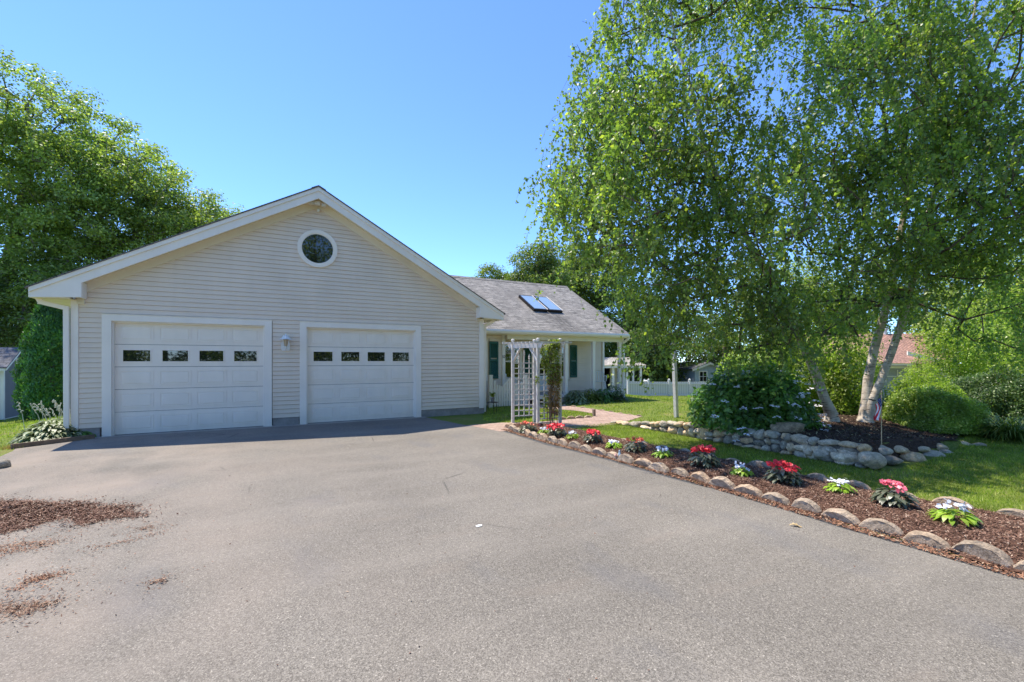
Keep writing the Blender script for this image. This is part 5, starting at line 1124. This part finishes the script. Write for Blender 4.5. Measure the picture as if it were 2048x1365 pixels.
def rocker(label, px, py, d, rz, tilt=0, fold=False):
    c = D(px,py,d); c.z = float(gh(c.x,c.y))+(.06 if not fold else 0); t = thing('rocking_chair' if not fold else 'lawn_chair', label, 'chair', (0,0,0))
    for s_ in (-1,1):
        b = B(); b.tube([(s_*.24,-.35,.10),(s_*.24,-.1,.03),(s_*.24,.2,.03),(s_*.24,.5,.12)], .02, 6); b.build('rocker', m_plastic, t)
        b = B(); b.bar((s_*.24,-.22,.04),(s_*.24,-.24,.62),.04,.04); b.build('leg', m_plastic, t)
        b = B(); b.bar((s_*.24,.18,.04),(s_*.24,.42,1.1),.045,.03); b.build('back_post', m_plastic, t)
        b = B(); b.bar((s_*.27,-.28,.63),(s_*.27,.30,.66),.07,.025); b.build('armrest', m_plastic, t)
    b = B(); b.prism([(-.25,-.25),(.25,-.25),(.23,.22),(-.23,.22)], .38,.41,'z'); b.build('seat', m_plastic, t)
    b = B(); [b.bar((-.24,.20+.24*k/6*1.0,.5+k*.1),(.24,.20+.24*k/6,.5+k*.1),.03,.06) for k in range(6)]; b.build('backrest', m_plastic, t)
    t.location = c; t.rotation_euler = (R(tilt),0,rz); return t
rocker('white rocking chair on the far pavilion porch', 1249, 786, 34.7, R(-60))
rocker('white lawn chair tipped back on the grass by the far fence', 1286, 790, 33, R(80), 35, True)
# far vinyl fence
DF = 32.; vf = thing('vinyl_fence','long white panel fence with capped posts at the far side of the back lawn','fence',tuple(D(1340,793,DF)))
b = B(); bp = B(); br_ = B()
def fp(px, d=DF): return camxy((px-1024)/FPX*d, d)
PXS = list(range(1256,1500,41))
for a,c in zip(PXS[:-1],PXS[1:]):
    A, C_ = fp(a), fp(c); za = float(gh(A.x,A.y)); zc_ = float(gh(C_.x,C_.y)); b.bar(A+Z*(za+.52), C_+Z*(zc_+.52), .03, .98); br_.bar(A+Z*(za+.86)-Vector((SN,CS,0))*.03, C_+Z*(zc_+.86)-Vector((SN,CS,0))*.03, .05,.07); br_.bar(A+Z*(za+.08)-Vector((SN,CS,0))*.03, C_+Z*(zc_+.08)-Vector((SN,CS,0))*.03, .05,.09)
m_vf = N('fence_vinyl'); wv = m_vf.new('ShaderNodeTexWave', wave_type='BANDS', bands_direction='X'); wv.inputs['Scale'].default_value = 2.2; m_vf.l.new(m_vf.pos(), wv.inputs[0]); m_vf.color(m_vf.mix((.38,.36,.33),(.60,.57,.53), m_vf.ramp(wv.outputs['Fac'],[(.04,0),(.15,1)]))); m_vf = m_vf.m
b.build('panel', m_vf, vf); br_.build('rail', m_gwhite, vf)
for a in PXS:
    A = fp(a); za = float(gh(A.x,A.y)); p_ = B(); p_.bar(A+Z*(za-.1), A+Z*(za+1.14), .13,.13,(1,0,0)); p_.lathe([(.11,0),(.11,.03),(.02,.09)], (A.x,A.y,za+1.14), 4); p_.build('post', m_gwhite, vf)
# neighbour cottage glimpsed by the fence
def plainhouse(name, label, px, d, W_, Dp, H_, rise, wallm, roofm, rot, gz, wins):
    c = D(px,721,d); c.z = gz; t = thing(name, label, 'house', (0,0,0)); b = B(); b.box(-W_/2,W_/2,0,Dp,0,H_); b.prism([(-W_/2,H_),(W_/2,H_),(0,H_+rise)], 0, Dp); b.build('wall', wallm, t)
    b = B(); e = .3; k = rise/(W_/2); b.prism([(-W_/2-e,H_-k*e),(0,H_+rise),(W_/2+e,H_-k*e),(W_/2+e,H_-k*e+.12),(0,H_+rise+.12),(-W_/2-e,H_-k*e+.12)], -e, Dp+e); b.build('roof', roofm, t)
    b = B(); b.prism([(-W_/2-e-.02,H_-k*e-.12),(0,H_+rise-.12),(W_/2+e+.02,H_-k*e-.12),(W_/2+e+.02,H_-k*e+.06),(0,H_+rise+.06),(-W_/2-e-.02,H_-k*e+.06)], -e-.03, -e); b.build('rake_trim', m_white, t)
    for x,z,w_,h_ in wins:
        f = B()
        for a,c2,p,q in ((x-w_/2-.1,x-w_/2,z-.1,z+h_+.1),(x+w_/2,x+w_/2+.1,z-.1,z+h_+.1),(x-w_/2,x+w_/2,z+h_,z+h_+.1),(x-w_/2,x+w_/2,z-.1,z),(x-.02,x+.02,z,z+h_),(x-w_/2,x+w_/2,z+h_/2-.02,z+h_/2+.02)): f.box(a,c2,-.05,-.002,p,q)
        fo = f.build('window', m_white, t); p_ = B(); p_.box(x-w_/2,x+w_/2,-.02,-.003,z,z+h_); p_.build('pane', m_glass, fo)
    t.location = c; t.rotation_euler = (0,0,rot); return t
plainhouse('cottage','pale blue grey cottage glimpsed behind the far fence and birch leaves',1418,42,2.6,6,1.75,.5,M('bluegrey_wall',(.45,.50,.54),.7),m_roofs,-YAW,-.95,[(-.55,.6,.6,.85)])
nh = thing('red_roof_house','neighbouring cream house with a red shingle roof seen between the birch trunks','house',(0,0,0))
rr = D(1772,740,27.); 
mc = M('cream_siding',(.60,.53,.40),.6,.05)
b = B(); b.box(-3,3.6,0,6,0,2.5); b.build('wall', mc, nh)
b = B(); b.add([(-3.3,-.4,2.4),(4,-.4,2.4),(4,3,4.2),(-3.3,3,4.2),(4,6.4,2.4),(-3.3,6.4,2.4)],[(0,1,2,3),(3,2,4,5),(0,3,5),(1,4,2)]); b.build('roof', m_roofr, nh, fixn=False)
b = B(); b.prism([(.4,2.75),(2.2,2.25),(2.2,2.45),(.4,2.97)], -1.3,-1.2); b.box(-1.6,.6,-1.4,0,2.18,2.3); b.build('gable_trim', m_white, nh)
b = B(); b.add([(-1.6,-1.5,2.3),(2.3,-1.5,2.3),(2.3,.6,3.0),(-1.6,.6,3.0)],[(0,1,2,3)]); b.build('porch_roof', m_roofr, nh, fixn=False)
b = B(); b.box(-1.3,1.1,-.12,-.01,0,2.0); gd = b.build('garage_door', M('grey_door',(.30,.31,.32),.5), nh)
b = B(); b.box(-1.42,-1.3,-.16,0,0,2.1); b.box(1.1,1.22,-.16,0,0,2.1); b.box(-1.42,1.22,-.16,0,2.0,2.12); [b.box(x,x+.04,-.15,-.12,1.2,1.9) for x in (-.7,-.1,.5)]; b.box(-1.3,1.1,-.15,-.12,1.5,1.54); b.build('door_frame', m_white, nh)
b = B(); b.lathe([(.12,4.4),(.12,4.75),(.18,4.76),(.18,4.85)], (1.5,3,-.3), 10); b.build('roof_vent', m_plastic, nh)
nh.location = (rr.x,rr.y,-.9); nh.rotation_euler = (0,0,-YAW-R(12))
# trees across the road behind the camera, mirrored in the garage glass
def bt(x, y, seed, lab):
    el = [((x,y,9.),(4.6,4,5.2)),((x-2.8,y+1,5.),(3.6,3,4.2)),((x+2.8,y+.5,4.5),(3.6,3,4.2))]
    t = tree('tree', lab, 'tree', (x,y,0), [[(x,y,-.1,.35),(x,y,3,.28),(x,y,8,.15),(x,y,13,.04)]], el, 130, 20000, .26, 'clump', m_bark, l_oak, seed, gap=.25, rb=.02, spread=(1.3,1.3,.9), gs=2.5, tn=8, group='trees mirrored in the garage windows')
for x_,y_,sd_,lab_ in [(-13,-17,70,'leafy tree mirrored at the far left of the left door panes'),(-6.5,-18,72,'leafy tree opposite the left garage door, mirrored in its panes'),(0,-17,71,'leafy tree opposite the gap between doors, mirrored low in the round window'),(6,-18,75,'tallest leafy tree opposite, mirrored in the round window'),
      (12.5,-17,73,'leafy tree opposite the right garage door, mirrored in its panes'),(20,-15,74,'leafy tree opposite the porch, mirrored in its windows')]: bt(x_,y_,sd_,lab_)
for k_,x_ in enumerate((-14,-8,-2,4,10,16,22)):
    shrub('hedge_bush', 'green bush %s from the left of the row mirrored in the garage door panes'%ORD[k_], (x_,-15.5,-.05), (3.4,1.6,2.9), 5000, .2, l_oak, 170+k_, shell=.6, group='bushes mirrored in the door panes')
